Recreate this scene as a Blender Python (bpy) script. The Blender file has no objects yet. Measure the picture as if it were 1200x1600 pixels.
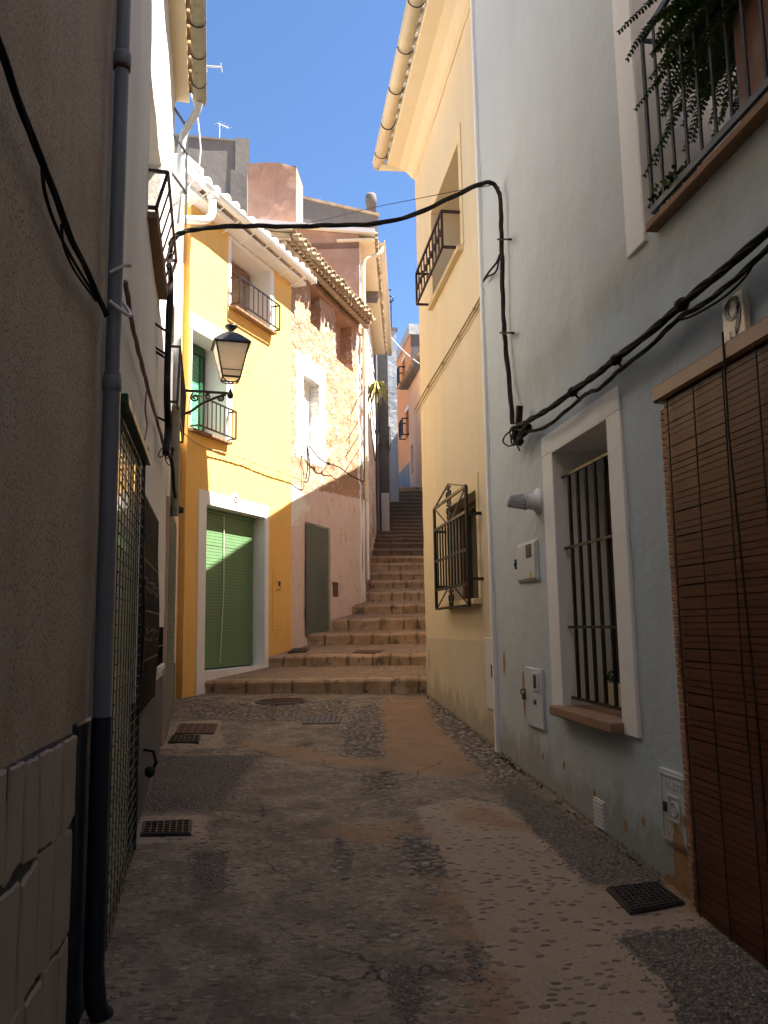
import bpy, bmesh, math, random
from math import sin, cos, tan, pi, radians, sqrt, atan2
from mathutils import Vector, noise, Matrix
random.seed(7)
SC = bpy.context.scene
COL = SC.collection
V = Vector

# ------------------------------------------------------------------ camera
F = 1280.0; PITCH = radians(7.9); ROLL = radians(-0.9); YAW = radians(7.8); EYE = 1.6
FWD = V((sin(YAW)*cos(PITCH), cos(YAW)*cos(PITCH), sin(PITCH)))
_r0 = V((cos(YAW), -sin(YAW), 0)); _u0 = _r0.cross(FWD)
CR = _r0*cos(ROLL) + _u0*sin(ROLL); CU = _u0*cos(ROLL) - _r0*sin(ROLL)
CC = V((0, 0, EYE))
def ray(px, py): return FWD + CR*((px-600)/F) - CU*((py-800)/F)
def hit(px, py, p0, n):
    d = ray(px, py); n = V(n); return CC + d*((V(p0)-CC).dot(n)/d.dot(n))
def aty(px, py, y): return hit(px, py, (0, y, 0), (0, 1, 0))
def gz(x, y): return 0.06*y
def atg(px, py): return hit(px, py, (0, 0, 0), (0, -0.06, 1))

cam = bpy.data.cameras.new('camera'); co = bpy.data.objects.new('camera', cam); COL.objects.link(co)
cam.sensor_fit = 'VERTICAL'; cam.sensor_height = 24; cam.lens = 24*F/1600
cam.clip_end = 2000; cam.clip_start = 0.05
M = Matrix((CR, CU, -FWD)).transposed().to_4x4(); M.translation = CC
co.matrix_world = M
SC.camera = co

# ------------------------------------------------------------------ mesh helpers
WORG = {}
class Frame:
    """wall frame: s along the wall, d out of the wall, z up"""
    def __init__(self, p0, u, n):
        self.p0 = V((p0[0], p0[1], 0)); self.u = V((u[0], u[1], 0)).normalized(); self.n = V((n[0], n[1], 0)).normalized()
    def pt(self, s, d, z): return self.p0 + self.u*s + self.n*d + V((0, 0, z))
    def px(self, px, py, d=0):
        p = hit(px, py, self.p0 + self.n*d, self.n); q = p - self.p0
        return q.dot(self.u), p.z
    def on(self, px, py, d=0):
        s, z = self.px(px, py, d); return self.pt(s, d, z)
def left_frame(p0, ang):
    a = radians(ang); return Frame(p0, (sin(a), cos(a)), (cos(a), -sin(a)))

class MB:
    def __init__(self): self.v = []; self.f = []; self.sm = []; self.mi = []
    def add(self, vs, fs, smooth=False, mi=0):
        o = len(self.v); self.v += [V(p) for p in vs]
        for f in fs: self.f.append([i+o for i in f]); self.sm.append(smooth); self.mi.append(mi)
        return self
    def hexa(self, P, mi=0):   # P: 8 pts, 0-3 bottom ring, 4-7 top ring
        return self.add(P, [(3,2,1,0),(4,5,6,7),(0,1,5,4),(1,2,6,5),(2,3,7,6),(3,0,4,7)], mi=mi)
    def box(self, fr, s0, s1, d0, d1, z0, z1, mi=0):
        return self.hexa([fr.pt(s0,d0,z0),fr.pt(s1,d0,z0),fr.pt(s1,d1,z0),fr.pt(s0,d1,z0),
                          fr.pt(s0,d0,z1),fr.pt(s1,d0,z1),fr.pt(s1,d1,z1),fr.pt(s0,d1,z1)], mi)
    def bar(self, p, q, w, h=None, up=(0,0,1)):
        h = h or w; p = V(p); q = V(q); t = (q-p).normalized(); up = V(up)
        if abs(t.dot(up)) > .95: up = V((1, .3, 0))
        a = t.cross(up).normalized()*w/2; b = a.cross(t).normalized()*h/2
        return self.hexa([p-a-b,p+a-b,p+a+b,p-a+b,q-a-b,q+a-b,q+a+b,q-a+b])
    def tube(self, pts, r, seg=8, caps=True, mi=0, smooth=True):
        pts = [V(p) for p in pts]; n = len(pts)
        rs = r if isinstance(r, (list, tuple)) else [r]*n
        vs = []; ref = None
        for i, p in enumerate(pts):
            t = (pts[min(i+1,n-1)] - pts[max(i-1,0)])
            t = t.normalized() if t.length > 1e-9 else V((0,0,1))
            if ref is None:
                ref = t.cross(V((0,0,1)))
                if ref.length < .1: ref = t.cross(V((1,0,0)))
            ref = (ref - t*ref.dot(t)).normalized(); b = t.cross(ref)
            for k in range(seg):
                a = 2*pi*k/seg; vs.append(p + ref*cos(a)*rs[i] + b*sin(a)*rs[i])
        fs = [(i*seg+k, i*seg+(k+1)%seg, (i+1)*seg+(k+1)%seg, (i+1)*seg+k) for i in range(n-1) for k in range(seg)]
        self.add(vs, fs, smooth, mi)
        if caps:
            o = len(self.v)-len(vs)
            for f in (list(range(seg))[::-1], [(n-1)*seg+k for k in range(seg)]):
                self.f.append([i+o for i in f]); self.sm.append(False); self.mi.append(mi)
        return self
    def lathe(self, c, prof, seg=16, axis=(0,0,1), smooth=True):
        c = V(c); ax = V(axis).normalized(); a = ax.cross(V((0,0,1)))
        if a.length < .1: a = V((1,0,0))
        a.normalize(); b = ax.cross(a); vs = []
        for r, z in prof:
            for k in range(seg):
                t = 2*pi*k/seg; vs.append(c + ax*z + a*cos(t)*r + b*sin(t)*r)
        n = len(prof)
        fs = [(i*seg+k, i*seg+(k+1)%seg, (i+1)*seg+(k+1)%seg, (i+1)*seg+k) for i in range(n-1) for k in range(seg)]
        fs += [tuple(range(seg))[::-1], tuple((n-1)*seg+k for k in range(seg))]
        return self.add(vs, fs, smooth)
    def half_pipe(self, p, q, r0, r1, up, thick=.012, seg=6, flip=False, mi=0):
        """barrel tile / gutter: half cylinder shell from p to q"""
        p = V(p); q = V(q); t = (q-p).normalized(); up = V(up); up = (up - t*up.dot(t)).normalized()
        if flip: up = -up
        a = t.cross(up); vs = []
        for P, r in ((p, r0), (q, r1)):
            for rr in (r, r-thick):
                for k in range(seg+1):
                    an = pi*k/seg; vs.append(P + a*cos(an)*rr + up*sin(an)*rr)
        m = seg+1; fs = []
        for k in range(seg):
            fs += [(k, k+1, 2*m+k+1, 2*m+k), (m+k+1, m+k, 3*m+k, 3*m+k+1), (k+1, k, m+k, m+k+1), (2*m+k, 2*m+k+1, 3*m+k+1, 3*m+k)]
        fs += [(0, 2*m, 3*m, m), (m-1, 2*m-1, 4*m-1, 3*m-1)]
        return self.add(vs, fs, True, mi)
    def ring(self, c, R, r, axis, seg=20, a0=0, a1=2*pi):
        c = V(c); ax = V(axis).normalized(); a = ax.cross(V((0,0,1)))
        if a.length < .1: a = V((1,0,0))
        a.normalize(); b = ax.cross(a)
        self.tube([c + a*cos(a0+(a1-a0)*k/seg)*R + b*sin(a0+(a1-a0)*k/seg)*R for k in range(seg+1)], r, 6)
        return self
    def scroll(self, c, ex, ey, R, r, turns=1.4, a0=0, seg=26):
        c = V(c); pts = []
        for k in range(seg+1):
            t = k/seg; an = a0 + turns*2*pi*t; rr = R*(1-.78*t); pts.append(c + V(ex)*cos(an)*rr + V(ey)*sin(an)*rr)
        self.tube(pts, r, 5); return self
    def build(self, name, mat, parent=None, bevel=0, origin=None, label=None, autosmooth=False):
        me = bpy.data.meshes.new(name)
        if origin is None:
            lo = V([min(p[i] for p in self.v) for i in range(3)]); hi = V([max(p[i] for p in self.v) for i in range(3)])
            origin = (lo+hi)/2
            if parent is None: origin.z = lo.z
        me.from_pydata([p-origin for p in self.v], [], self.f)
        me.polygons.foreach_set('use_smooth', self.sm); me.polygons.foreach_set('material_index', self.mi)
        for m in (mat if isinstance(mat, (list, tuple)) else [mat]): me.materials.append(m)
        bm = bmesh.new(); bm.from_mesh(me)
        bmesh.ops.recalc_face_normals(bm, faces=bm.faces)
        for e in bm.edges:
            if len(e.link_faces) == 2 and not (e.link_faces[0].smooth and e.link_faces[1].smooth): e.smooth = False
        if bevel:
            es = [e for e in bm.edges if len(e.link_faces) == 2 and e.calc_face_angle(0) > .6]
            bmesh.ops.bevel(bm, geom=es, offset=bevel, segments=1, affect='EDGES', profile=.5)
        bm.to_mesh(me); bm.free(); me.update()
        o = bpy.data.objects.new(name, me); COL.objects.link(o)
        WORG[o.name] = origin.copy()
        if parent is not None:
            o.parent = parent; o.location = origin - WORG[parent.name]
        else: o.location = origin
        if label: o['label'] = label
        return o

def tag(o, label, cat, group=None, kind=None):
    if label: o['label'] = label
    if cat: o['category'] = cat
    if group: o['group'] = group
    if kind: o['kind'] = kind
    return o
def thing(name, loc, label, cat, group=None):
    o = bpy.data.objects.new(name, None); COL.objects.link(o); o.location = loc; WORG[o.name] = V(loc)
    o.empty_display_size = .2
    return tag(o, label, cat, group)
def structure(o): o['kind'] = 'structure'; return o

def N2(s, z, k=1.0, seed=0.0):
    return noise.fractal(V((s*k+seed, z*k-seed, seed*1.7)), 1.0, 2.0, 4)
def wall(fr, s0, s1, z0, z1, holes=(), depth=4.0, cell=.25, amp=.012, dfun=None, seed=1.0, warp=.006, top=None, closed=True, sides=True, mi_body=0):
    """front skin of a house with real openings and reveals, closed behind into a solid body"""
    def axis(a, b, cuts):
        cuts = sorted(set([a, b] + [c for c in cuts if a < c < b])); out = []
        for p, q in zip(cuts, cuts[1:]):
            n = max(1, int(round((q-p)/cell)))
            out += [p+(q-p)*i/n for i in range(n)]
        return out+[cuts[-1]]
    S = axis(s0, s1, [h[0] for h in holes]+[h[1] for h in holes]); Z = axis(z0, z1, [h[2] for h in holes]+[h[3] for h in holes])
    mb = MB(); vid = {}
    def fd(s, z):
        d = amp*N2(s, z, 1.1, seed) + amp*.5*N2(s, z, 4, seed+3)
        return d + (dfun(s, z) if dfun else 0)
    def vert(i, j):
        if (i, j) not in vid:
            s, z = S[i], Z[j]; zz = z
            if top and j == len(Z)-1: zz = top(s)
            ws = warp*N2(s, z, 3, seed+9) if 0 < i < len(S)-1 else 0
            wz = warp*N2(s, z, 3, seed+15) if 0 < j < len(Z)-1 else 0
            vid[i, j] = len(mb.v); mb.v.append(fr.pt(s+ws, fd(s, z), zz+wz))
        return vid[i, j]
    def back(i, j, d):
        p = mb.v[vert(i, j)]; q = p - fr.p0; s = q.dot(fr.u)
        mb.v.append(fr.pt(s, -d, p.z)); return len(mb.v)-1
    def face(*ix): mb.f.append(list(ix)); mb.sm.append(False); mb.mi.append(0)
    for i in range(len(S)-1):
        for j in range(len(Z)-1):
            cs, cz = (S[i]+S[i+1])/2, (Z[j]+Z[j+1])/2
            if any(h[0] < cs < h[1] and h[2] < cz < h[3] for h in holes): continue
            face(vert(i,j), vert(i+1,j), vert(i+1,j+1), vert(i,j+1)); mb.sm[-1] = True
    def loop(a, b, c, d):
        i0, i1, j0, j1 = S.index(a), S.index(b), Z.index(c), Z.index(d)
        return [(i, j0) for i in range(i0, i1)] + [(i1, j) for j in range(j0, j1)] + [(i, j1) for i in range(i1, i0, -1)] + [(i0, j) for j in range(j1, j0, -1)]
    def extrude(lp, d):
        bk = [back(i, j, d) for i, j in lp]; n = len(lp)
        for k in range(n):
            (a, b), (c, e) = lp[k], lp[(k+1)%n]
            face(vert(a, b), vert(c, e), bk[(k+1)%n], bk[k])
        face(*bk)
    for h in holes: extrude(loop(*h[:4]), h[4])
    nf = len(mb.f)
    if closed: extrude(loop(S[0], S[-1], Z[0], Z[-1]), depth)
    for k in range(nf, len(mb.f)): mb.mi[k] = mi_body
    return mb

# ------------------------------------------------------------------ materials
class NT:
    def __init__(self, name):
        self.m = bpy.data.materials.new(name); self.m.use_nodes = True
        self.t = self.m.node_tree; self.t.nodes.clear()
        self.out = self.n('ShaderNodeOutputMaterial'); self.b = self.n('ShaderNodeBsdfPrincipled')
        self.l(self.b.outputs[0], self.out.inputs[0])
    def n(self, t, **kw):
        x = self.t.nodes.new(t)
        for k, v in kw.items(): setattr(x, k, v)
        return x
    def l(self, a, b): self.t.links.new(a, b)
    def set(self, sock, v):
        if hasattr(v, 'is_output') or isinstance(v, bpy.types.NodeSocket): self.l(v, sock)
        else: sock.default_value = v
    def pos(self): return self.n('ShaderNodeNewGeometry').outputs['Position']
    def obj(self): return self.n('ShaderNodeTexCoord').outputs['Object']
    def map(self, vec, scale=(1,1,1), rot=(0,0,0), loc=(0,0,0)):
        m = self.n('ShaderNodeMapping'); self.l(vec, m.inputs[0]); m.inputs['Scale'].default_value = scale
        m.inputs['Rotation'].default_value = rot; m.inputs['Location'].default_value = loc; return m.outputs[0]
    def noise(self, vec, scale, detail=5, rough=.55, dist=0, col=False):
        x = self.n('ShaderNodeTexNoise'); self.l(vec, x.inputs['Vector']); x.inputs['Scale'].default_value = scale
        x.inputs['Detail'].default_value = detail; x.inputs['Roughness'].default_value = rough; x.inputs['Distortion'].default_value = dist
        return x.outputs['Color' if col else 'Fac']
    def vor(self, vec, scale, feature='F1', out='Distance', rnd=1):
        x = self.n('ShaderNodeTexVoronoi', feature=feature); self.l(vec, x.inputs['Vector']); x.inputs['Scale'].default_value = scale
        x.inputs['Randomness'].default_value = rnd; return x.outputs[out]
    def ramp(self, fac, *stops, interp='LINEAR'):
        x = self.n('ShaderNodeValToRGB'); self.l(fac, x.inputs[0]); e = x.color_ramp.elements; x.color_ramp.interpolation = interp
        while len(e) < len(stops): e.new(.5)
        for k, (p, c) in enumerate(stops):
            e[k].position = p; e[k].color = (c, c, c, 1) if isinstance(c, (int, float)) else (*c[:3], 1)
        return x.outputs[0]
    def mix(self, f, a, b, mode='MIX'):
        x = self.n('ShaderNodeMix', data_type='RGBA', blend_type=mode); self.set(x.inputs[0], f)
        for s, v in ((x.inputs[6], a), (x.inputs[7], b)):
            self.set(s, (*v[:3], 1) if isinstance(v, (tuple, list)) else v)
        return x.outputs[2]
    def math(self, op, a, b=0.0, c=None, clamp=False):
        x = self.n('ShaderNodeMath', operation=op); x.use_clamp = clamp; self.set(x.inputs[0], a); self.set(x.inputs[1], b)
        if c is not None: self.set(x.inputs[2], c)
        return x.outputs[0]
    def sep(self, vec):
        x = self.n('ShaderNodeSeparateXYZ'); self.l(vec, x.inputs[0]); return x.outputs
    def bump(self, h, strength=.5, dist=.01, prev=None):
        x = self.n('ShaderNodeBump'); self.l(h, x.inputs['Height']); x.inputs['Strength'].default_value = strength; x.inputs['Distance'].default_value = dist
        if prev is not None: self.l(prev, x.inputs['Normal'])
        return x.outputs[0]
    def done(self, col=None, rough=.9, bump=None, metal=0, spec=.3):
        if col is not None: self.set(self.b.inputs['Base Color'], (*col[:3], 1) if isinstance(col, (tuple, list)) else col)
        self.set(self.b.inputs['Roughness'], rough); self.b.inputs['Metallic'].default_value = metal
        self.b.inputs['Specular IOR Level'].default_value = spec
        if bump is not None: self.l(bump, self.b.inputs['Normal'])
        return self.m
def sc(c, k): return tuple(min(1, x*k) for x in c)

def plaster(name, c, var=.12, bands=(), peel=None, spots=(), tint=None, foot=0, streak=.15, grain=.4, lump=.5, rough=.92, blot=None, pits=0):
    """painted render: mottled, rain-streaked, fine grain; bands = (z, colour below it); peel = (colour, z top, amount)"""
    g = NT(name); P = g.pos(); z = g.sep(P)[2]
    col = g.mix(g.noise(P, .9, 6), sc(c, 1-var), sc(c, 1+var*.7))
    wz = g.math('ADD', z, g.math('MULTIPLY', g.math('SUBTRACT', g.noise(P, 3), .5), .05))
    for zz, cc in bands:
        m = g.math('LESS_THAN', wz, zz)
        col = g.mix(m, col, g.mix(g.noise(P, 1.7, 6), sc(cc, 1-var), sc(cc, 1+var)))
    if blot:
        b = g.ramp(g.noise(P, 2.3, 8, .65), (.48, 0), (.70, .8)); col = g.mix(b, col, blot)
    st = g.noise(g.map(P, (3.3, 3.3, .28)), 1, 8, .68, .6)
    col = g.mix(g.math('MULTIPLY', g.ramp(st, (.45, 0), (.75, 1)), streak), col, sc(c, .45))
    if foot:
        hz = g.math('SUBTRACT', z, g.math('MULTIPLY', g.sep(P)[1], .06))
        e = g.math('ADD', g.math('MULTIPLY', g.math('SUBTRACT', g.noise(g.map(P, (1, 1, .7)), 3.2, 8, .7), .5), 1.3), g.math('SUBTRACT', .33, hz))
        col = g.mix(g.math('MULTIPLY', g.ramp(e, (-.05, 0), (.22, 1)), foot), col, (.25,.205,.155))
        ed = g.ramp(g.math('ADD', g.math('MULTIPLY', g.noise(P, 28, 5, .7), .16), g.math('SUBTRACT', .02, hz)), (.07, 0), (.10, .8)); col = g.mix(ed, col, (.13,.11,.085))
    fine = g.noise(P, 45, 4, .7)
    col = g.mix(g.ramp(fine, (.3, .10), (.5, 0)), col, sc(c, .5))
    h = g.bump(g.noise(P, 5, 5), lump, .02)
    h = g.bump(fine, grain, .006, h)
    if pits:
        pv = g.ramp(g.noise(P, 90, 2, .5), (.33, 0), (.42, 1)); h = g.bump(pv, pits, .004, h)
        col = g.mix(g.math('MULTIPLY', g.math('SUBTRACT', 1, pv), .35), col, sc(c, .4))
    if tint:
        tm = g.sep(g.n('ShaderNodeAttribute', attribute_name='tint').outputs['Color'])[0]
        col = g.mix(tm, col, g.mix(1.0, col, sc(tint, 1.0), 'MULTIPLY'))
    if spots:
        acc = None
        for (cy, cz, ry, rz) in spots:
            v = g.n('ShaderNodeVectorMath', operation='DISTANCE'); g.l(g.map(P, (0, 1/ry, 1/rz)), v.inputs[0]); v.inputs[1].default_value = (0, cy/ry, cz/rz)
            q = g.math('SUBTRACT', 1.0, v.outputs['Value'], clamp=True); acc = q if acc is None else g.math('MAXIMUM', acc, q)
        nn = g.math('MULTIPLY', g.math('SUBTRACT', g.noise(P, 8, 7, .68), .5), 1.5)
        e = g.math('ADD', acc, g.math('MULTIPLY', nn, g.ramp(acc, (0, 0), (.15, 1))))
        m = g.ramp(e, (.42, 0), (.46, 1)); halo = g.ramp(e, (.10, 0), (.45, .6))
        col = g.mix(halo, col, (.40,.29,.17)); col = g.mix(m, col, g.mix(g.noise(P, 15, 6), (.22,.12,.055), (.42,.26,.13)))
        h = g.bump(g.math('SUBTRACT', 1, m), .9, .015, h)
    if peel:
        pc, zt, amt = peel
        n = g.noise(g.map(P, (1, 1, .8), loc=(3, 7, 1)), 2.6, 7, .6)
        k = g.math('MULTIPLY', g.math('SUBTRACT', zt, z), 1.0/max(zt, .1), clamp=True)
        th = g.math('SUBTRACT', 1.0, g.math('MULTIPLY', k, amt))
        m = g.math('GREATER_THAN', g.math('MULTIPLY', n, 1.45), th)
        col = g.mix(m, col, g.mix(g.noise(P, 12), sc(pc, .75), sc(pc, 1.15)))
        h = g.bump(g.math('SUBTRACT', 1, m), .6, .012, h)
    return g.done(col, rough, h, spec=.2)

def paint(name, c, rough=.45, var=.15, metal=0, rust=None, bumpk=.15, scale=8, spec=.4):
    g = NT(name); P = g.obj(); n = g.noise(P, scale, 6, .6)
    col = g.mix(n, sc(c, 1-var), sc(c, 1+var))
    if rust: col = g.mix(g.ramp(g.noise(P, scale*1.7, 8, .7), (.55, 0), (.68, .8)), col, rust)
    return g.done(col, g.ramp(n, (.3, max(.05, rough-.1)), (.7, min(1, rough+.15))), g.bump(g.noise(P, 60, 3), bumpk, .003), metal, spec)

def wood(name, c, axis=0, rough=.5, k=1.0):
    g = NT(name); P = g.obj(); s = [14*k]*3; s[axis] = 1.2*k
    n = g.noise(g.map(P, tuple(s)), 1, 6, .65, .4); n2 = g.noise(g.map(P, tuple(x*.35 for x in s)), 1, 3)
    col = g.mix(n, sc(c, .45), sc(c, 1.35)); col = g.mix(g.ramp(n2, (.35, .5), (.65, 0)), col, sc(c, .6))
    return g.done(col, rough, g.bump(n, .3, .004), spec=.35)
def slatwood(name, c):
    g = NT(name); P = g.pos(); z = g.sep(P)[2]
    per = g.n('ShaderNodeTexWhiteNoise', noise_dimensions='1D'); g.l(g.math('FLOOR', g.math('MULTIPLY', z, 1/.0305)), per.inputs['W'])
    n = g.noise(g.map(P, (4, 4, 160)), 1, 6, .65)
    col = g.mix(n, sc(c, .55), sc(c, 1.3)); col = g.mix(g.math('MULTIPLY', per.outputs[0], .45), col, sc(c, .45))
    return g.done(col, .45, g.bump(n, .3, .003), spec=.4)

MAT = {}
MAT['beige'] = plaster('beige_render', (.49,.41,.33), .16, foot=.4, pits=.9, grain=.9, streak=.35, blot=(.39,.29,.19))
MAT['white_left'] = plaster('white_render', (.70,.67,.62), .08, bands=((1.16,(.115,.113,.112)),), streak=.3)
MAT['orange'] = plaster('orange_paint', (.81,.49,.15), .10, streak=.2)
MAT['white'] = plaster('whitewash', (.80,.79,.77), .05, streak=.12)
MAT['blue'] = plaster('pale_blue_paint', (.535,.575,.585), .07, foot=.55, streak=.10, lump=.7, blot=(.51,.54,.54), tint=(.80,.875,.95), spots=((4.06,.36,.17,.30),(4.12,.22,.30,.16),(6.60,1.02,.06,.30),(5.20,.50,.05,.07),(4.75,.42,.04,.06),(5.75,.60,.04,.07),(6.2,.60,.03,.05),(4.5,.5,.04,.05),(5.62,1.02,.05,.09),(7.2,1.25,.06,.16),(3.98,.62,.05,.05)))
MAT['blue_white'] = plaster('offwhite_surround', (.80,.79,.78), .04, streak=.12)
MAT['yellow'] = plaster('cream_yellow_paint', (.74,.615,.415), .10, foot=.5, bands=((1.43,(.60,.52,.385)),), streak=.14, lump=.35, spots=((7.58,.62,.05,.34),(7.7,.48,.10,.10),(10.9,1.15,.05,.25),(9.4,.62,.04,.05)))
MAT['yellow_soffit'] = plaster('cream_soffit', (.80,.67,.46), .05, streak=.05, blot=(.78,.68,.52))
MAT['pink'] = plaster('pinkish_render', (.43,.255,.18), .2, streak=.3, blot=(.47,.33,.26), lump=1)
MAT['conc'] = plaster('grey_concrete', (.165,.148,.137), .2, streak=.35, lump=.6)
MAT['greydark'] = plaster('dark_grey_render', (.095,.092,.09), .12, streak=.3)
MAT['palegrey'] = plaster('pale_grey_render', (.48,.49,.50), .15, streak=.5, lump=1.5)
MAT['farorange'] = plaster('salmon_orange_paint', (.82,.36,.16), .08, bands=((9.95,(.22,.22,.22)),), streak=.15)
MAT['farbeige'] = plaster('pale_pink_render', (.66,.46,.34), .12, streak=.3)
MAT['iron'] = paint('black_wrought_iron', (.012,.011,.010), .42, .3, spec=.35)
MAT['irongrey'] = paint('dark_grey_iron', (.035,.036,.042), .5, .3)
MAT['rustiron'] = paint('rusty_brown_iron', (.035,.015,.012), .5, .3, rust=(.10,.04,.02))
MAT['pipe_grey'] = paint('grey_plastic_pipe', (.17,.18,.20), .42, .12, rust=None, spec=.45)
MAT['pipe_dark'] = paint('dark_blue_painted_pipe', (.013,.016,.026), .5, .25)
MAT['pipe_pale'] = paint('pale_zinc_pipe', (.55,.58,.60), .4, .1)
MAT['pipe_white'] = paint('white_painted_pipe', (.80,.79,.76), .5, .06)
MAT['pipe_cream'] = paint('cream_painted_gutter', (.66,.55,.38), .55, .12)
MAT['pipe_mossy'] = paint('weathered_cement_gutter', (.27,.25,.18), .8, .3, rust=(.11,.12,.06))
MAT['cable'] = paint('black_rubber_cable', (.026,.021,.018), .8, .45, rust=(.07,.052,.04), spec=.15)
MAT['cable_brown'] = paint('paint_spattered_cable', (.20,.13,.09), .8, .4)
MAT['cable_yellow'] = paint('cream_painted_cable', (.45,.32,.16), .8, .25)
MAT['wire_white'] = paint('white_plastic_wire', (.75,.72,.66), .5, .06)
MAT['green'] = paint('green_plastic_slats', (.11,.205,.095), .45, .12, spec=.4)
MAT['green2'] = paint('mint_green_slats', (.11,.33,.22), .45, .12)
MAT['green_dark'] = paint('dark_green_paint', (.015,.07,.028), .45, .2)
MAT['greymesh'] = paint('grey_green_slats', (.13,.16,.13), .55, .25)
MAT['meshwire'] = paint('galvanised_mesh_wire', (.030,.036,.028), .5, .25)
MAT['woodblind'] = slatwood('brown_wood_slats', (.125,.037,.016))
MAT['woodrail'] = wood('varnished_brown_rail', (.24,.115,.060), 1, .4)
MAT['woodorange'] = wood('orange_wood_frame', (.30,.10,.03), 2, .4)
MAT['woodwin'] = wood('dark_brown_frame', (.17,.055,.022), 2, .45)
MAT['panel'] = paint('pale_grey_meter_paint', (.50,.53,.54), .5, .08)
MAT['panel_white'] = paint('white_plastic_cap', (.66,.66,.65), .4, .05)
MAT['terracotta'] = paint('terracotta', (.25,.15,.09), .9, .4, scale=14)
MAT['pot'] = paint('brown_plastic_planter', (.13,.05,.025), .5, .2)
MAT['potcream'] = paint('cream_planter', (.55,.43,.28), .7, .12)
MAT['soil'] = paint('potting_soil', (.03,.02,.014), .95, .4)
MAT['castiron'] = None
MAT['plaque'] = paint('cream_tile', (.66,.60,.46), .35, .07)
MAT['ink'] = paint('black_enamel', (.015,.014,.014), .4, .2)
MAT['yellowsticker'] = paint('yellow_sticker', (.6,.35,.05), .5, .1)

def glass(name, c=(.02,.022,.022), rough=.06):
    g = NT(name); P = g.obj(); return g.done(c, g.ramp(g.noise(P, 4, 4), (.3, rough), (.8, rough+.08)), None, spec=.6)
MAT['glass'] = glass('dark_window_glass')
MAT['glass_mirror'] = glass('door_glass', (.50,.58,.46), .35)
MAT['glass_mirror'].node_tree.nodes['Principled BSDF'].inputs['Coat Weight'].default_value = .45
MAT['glass_mirror'].node_tree.nodes['Principled BSDF'].inputs['Coat Roughness'].default_value = .03
def frosted():
    g = NT('frosted_lamp_glass'); P = g.obj()
    g.b.inputs['Transmission Weight'].default_value = .7
    return g.done(g.mix(g.noise(P, 5), (.86,.77,.62), (.95,.88,.76)), .8)
MAT['frosted'] = frosted()

def tilemat(name, c, white=0):
    g = NT(name); P = g.pos(); n = g.noise(P, 9, 6, .65)
    w = g.vor(g.map(P, (1,1,1)), 4.5, 'F1', 'Color')
    col = g.mix(n, sc(c, .6), sc(c, 1.25)); col = g.mix(.35, col, g.mix(g.sep(w)[0], sc(c, .45), (.50,.40,.28)))
    if white: col = g.mix(g.ramp(g.noise(P, 14, 5), (.30, 1), (.42, .93)), col, (.80,.79,.76))
    return g.done(col, .9, g.bump(g.noise(P, 40, 4), .5, .006))
MAT['tile'] = tilemat('clay_roof_tile', (.36,.21,.11))
MAT['tile_white'] = tilemat('limewashed_roof_tile', (.5,.45,.38), 1)
MAT['tile_old'] = tilemat('weathered_roof_tile', (.33,.24,.15))

def rubble():
    g = NT('rubble_masonry'); P = g.pos(); z = g.sep(P)[2]
    att = g.n('ShaderNodeAttribute', attribute_name='kind_mask').outputs['Color']; a = g.sep(att)
    warp = g.mix(.22, P, g.noise(P, 5, 4, col=True), 'ADD')
    cellc = g.sep(g.vor(g.map(warp, (1,1,1.5)), 7.5, 'F1', 'Color'))
    dist = g.vor(g.map(warp, (1,1,1.5)), 7.5, 'DISTANCE_TO_EDGE')
    stone = g.mix(cellc[0], (.36,.23,.15), (.48,.36,.27)); stone = g.mix(g.math('GREATER_THAN', cellc[1], .80), stone, (.60,.55,.48))
    mud = g.mix(g.noise(P, 3, 6), (.36,.195,.11), (.46,.29,.19))
    sm = g.math('MULTIPLY', g.ramp(dist, (.02, 0), (.12, 1)), g.ramp(g.noise(P, 2.6, 6, .65), (.42, .05), (.62, .9)))
    exposed = g.mix(sm, mud, stone)
    crack = g.ramp(g.noise(g.map(P, (1,1,2.2)), 9, 7, .72), (.31, 1), (.37, 0))
    exposed = g.mix(crack, exposed, (.16,.085,.05))
    pink = g.mix(g.noise(P, 1.6, 6), (.60,.46,.40), (.72,.60,.55)); pink = g.mix(g.ramp(g.noise(P, 4, 6), (.58, 0), (.66, .5)), pink, (.45,.25,.16))
    edge = g.math('ADD', a[0], g.math('MULTIPLY', g.math('SUBTRACT', g.noise(P, 9, 6, .65), .5), .5))
    m1 = g.ramp(edge, (.47, 0), (.53, 1))
    col = g.mix(m1, exposed, pink)
    m2 = g.ramp(g.math('ADD', a[1], g.math('MULTIPLY', g.math('SUBTRACT', g.noise(P, 12, 5), .5), .4)), (.47, 0), (.53, 1))
    col = g.mix(m2, col, g.mix(g.noise(P, 7), (.70,.68,.64), (.82,.80,.77)))
    h = g.bump(g.math('MULTIPLY', sm, g.math('SUBTRACT', 1, m1)), .8, .03)
    h = g.bump(g.noise(P, 22, 6, .7), .7, .015, h); h = g.bump(g.noise(P, 70, 3), .4, .005, h)
    return g.done(col, .95, h, spec=.15)
MAT['rubble'] = rubble()

def stepstone():
    g = NT('worn_step_stone'); P = g.pos()
    c = g.sep(g.n('ShaderNodeAttribute', attribute_name='block').outputs['Color'])
    n = g.noise(P, 7, 7, .65)
    col = g.mix(n, (.17,.10,.052), (.50,.345,.205)); col = g.mix(g.math('MULTIPLY', c[0], .55), col, (.54,.40,.26)); col = g.mix(g.math('MULTIPLY', c[1], .55), col, (.07,.05,.035))
    col = g.mix(g.ramp(g.noise(P, 5.5, 6, .6), (.55, 0), (.66, .8)), col, (.09,.07,.055))
    h = g.bump(n, .7, .02); return g.done(col, .85, g.bump(g.noise(P, 50, 4), .5, .005, h))
MAT['stepstone'] = stepstone()

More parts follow.
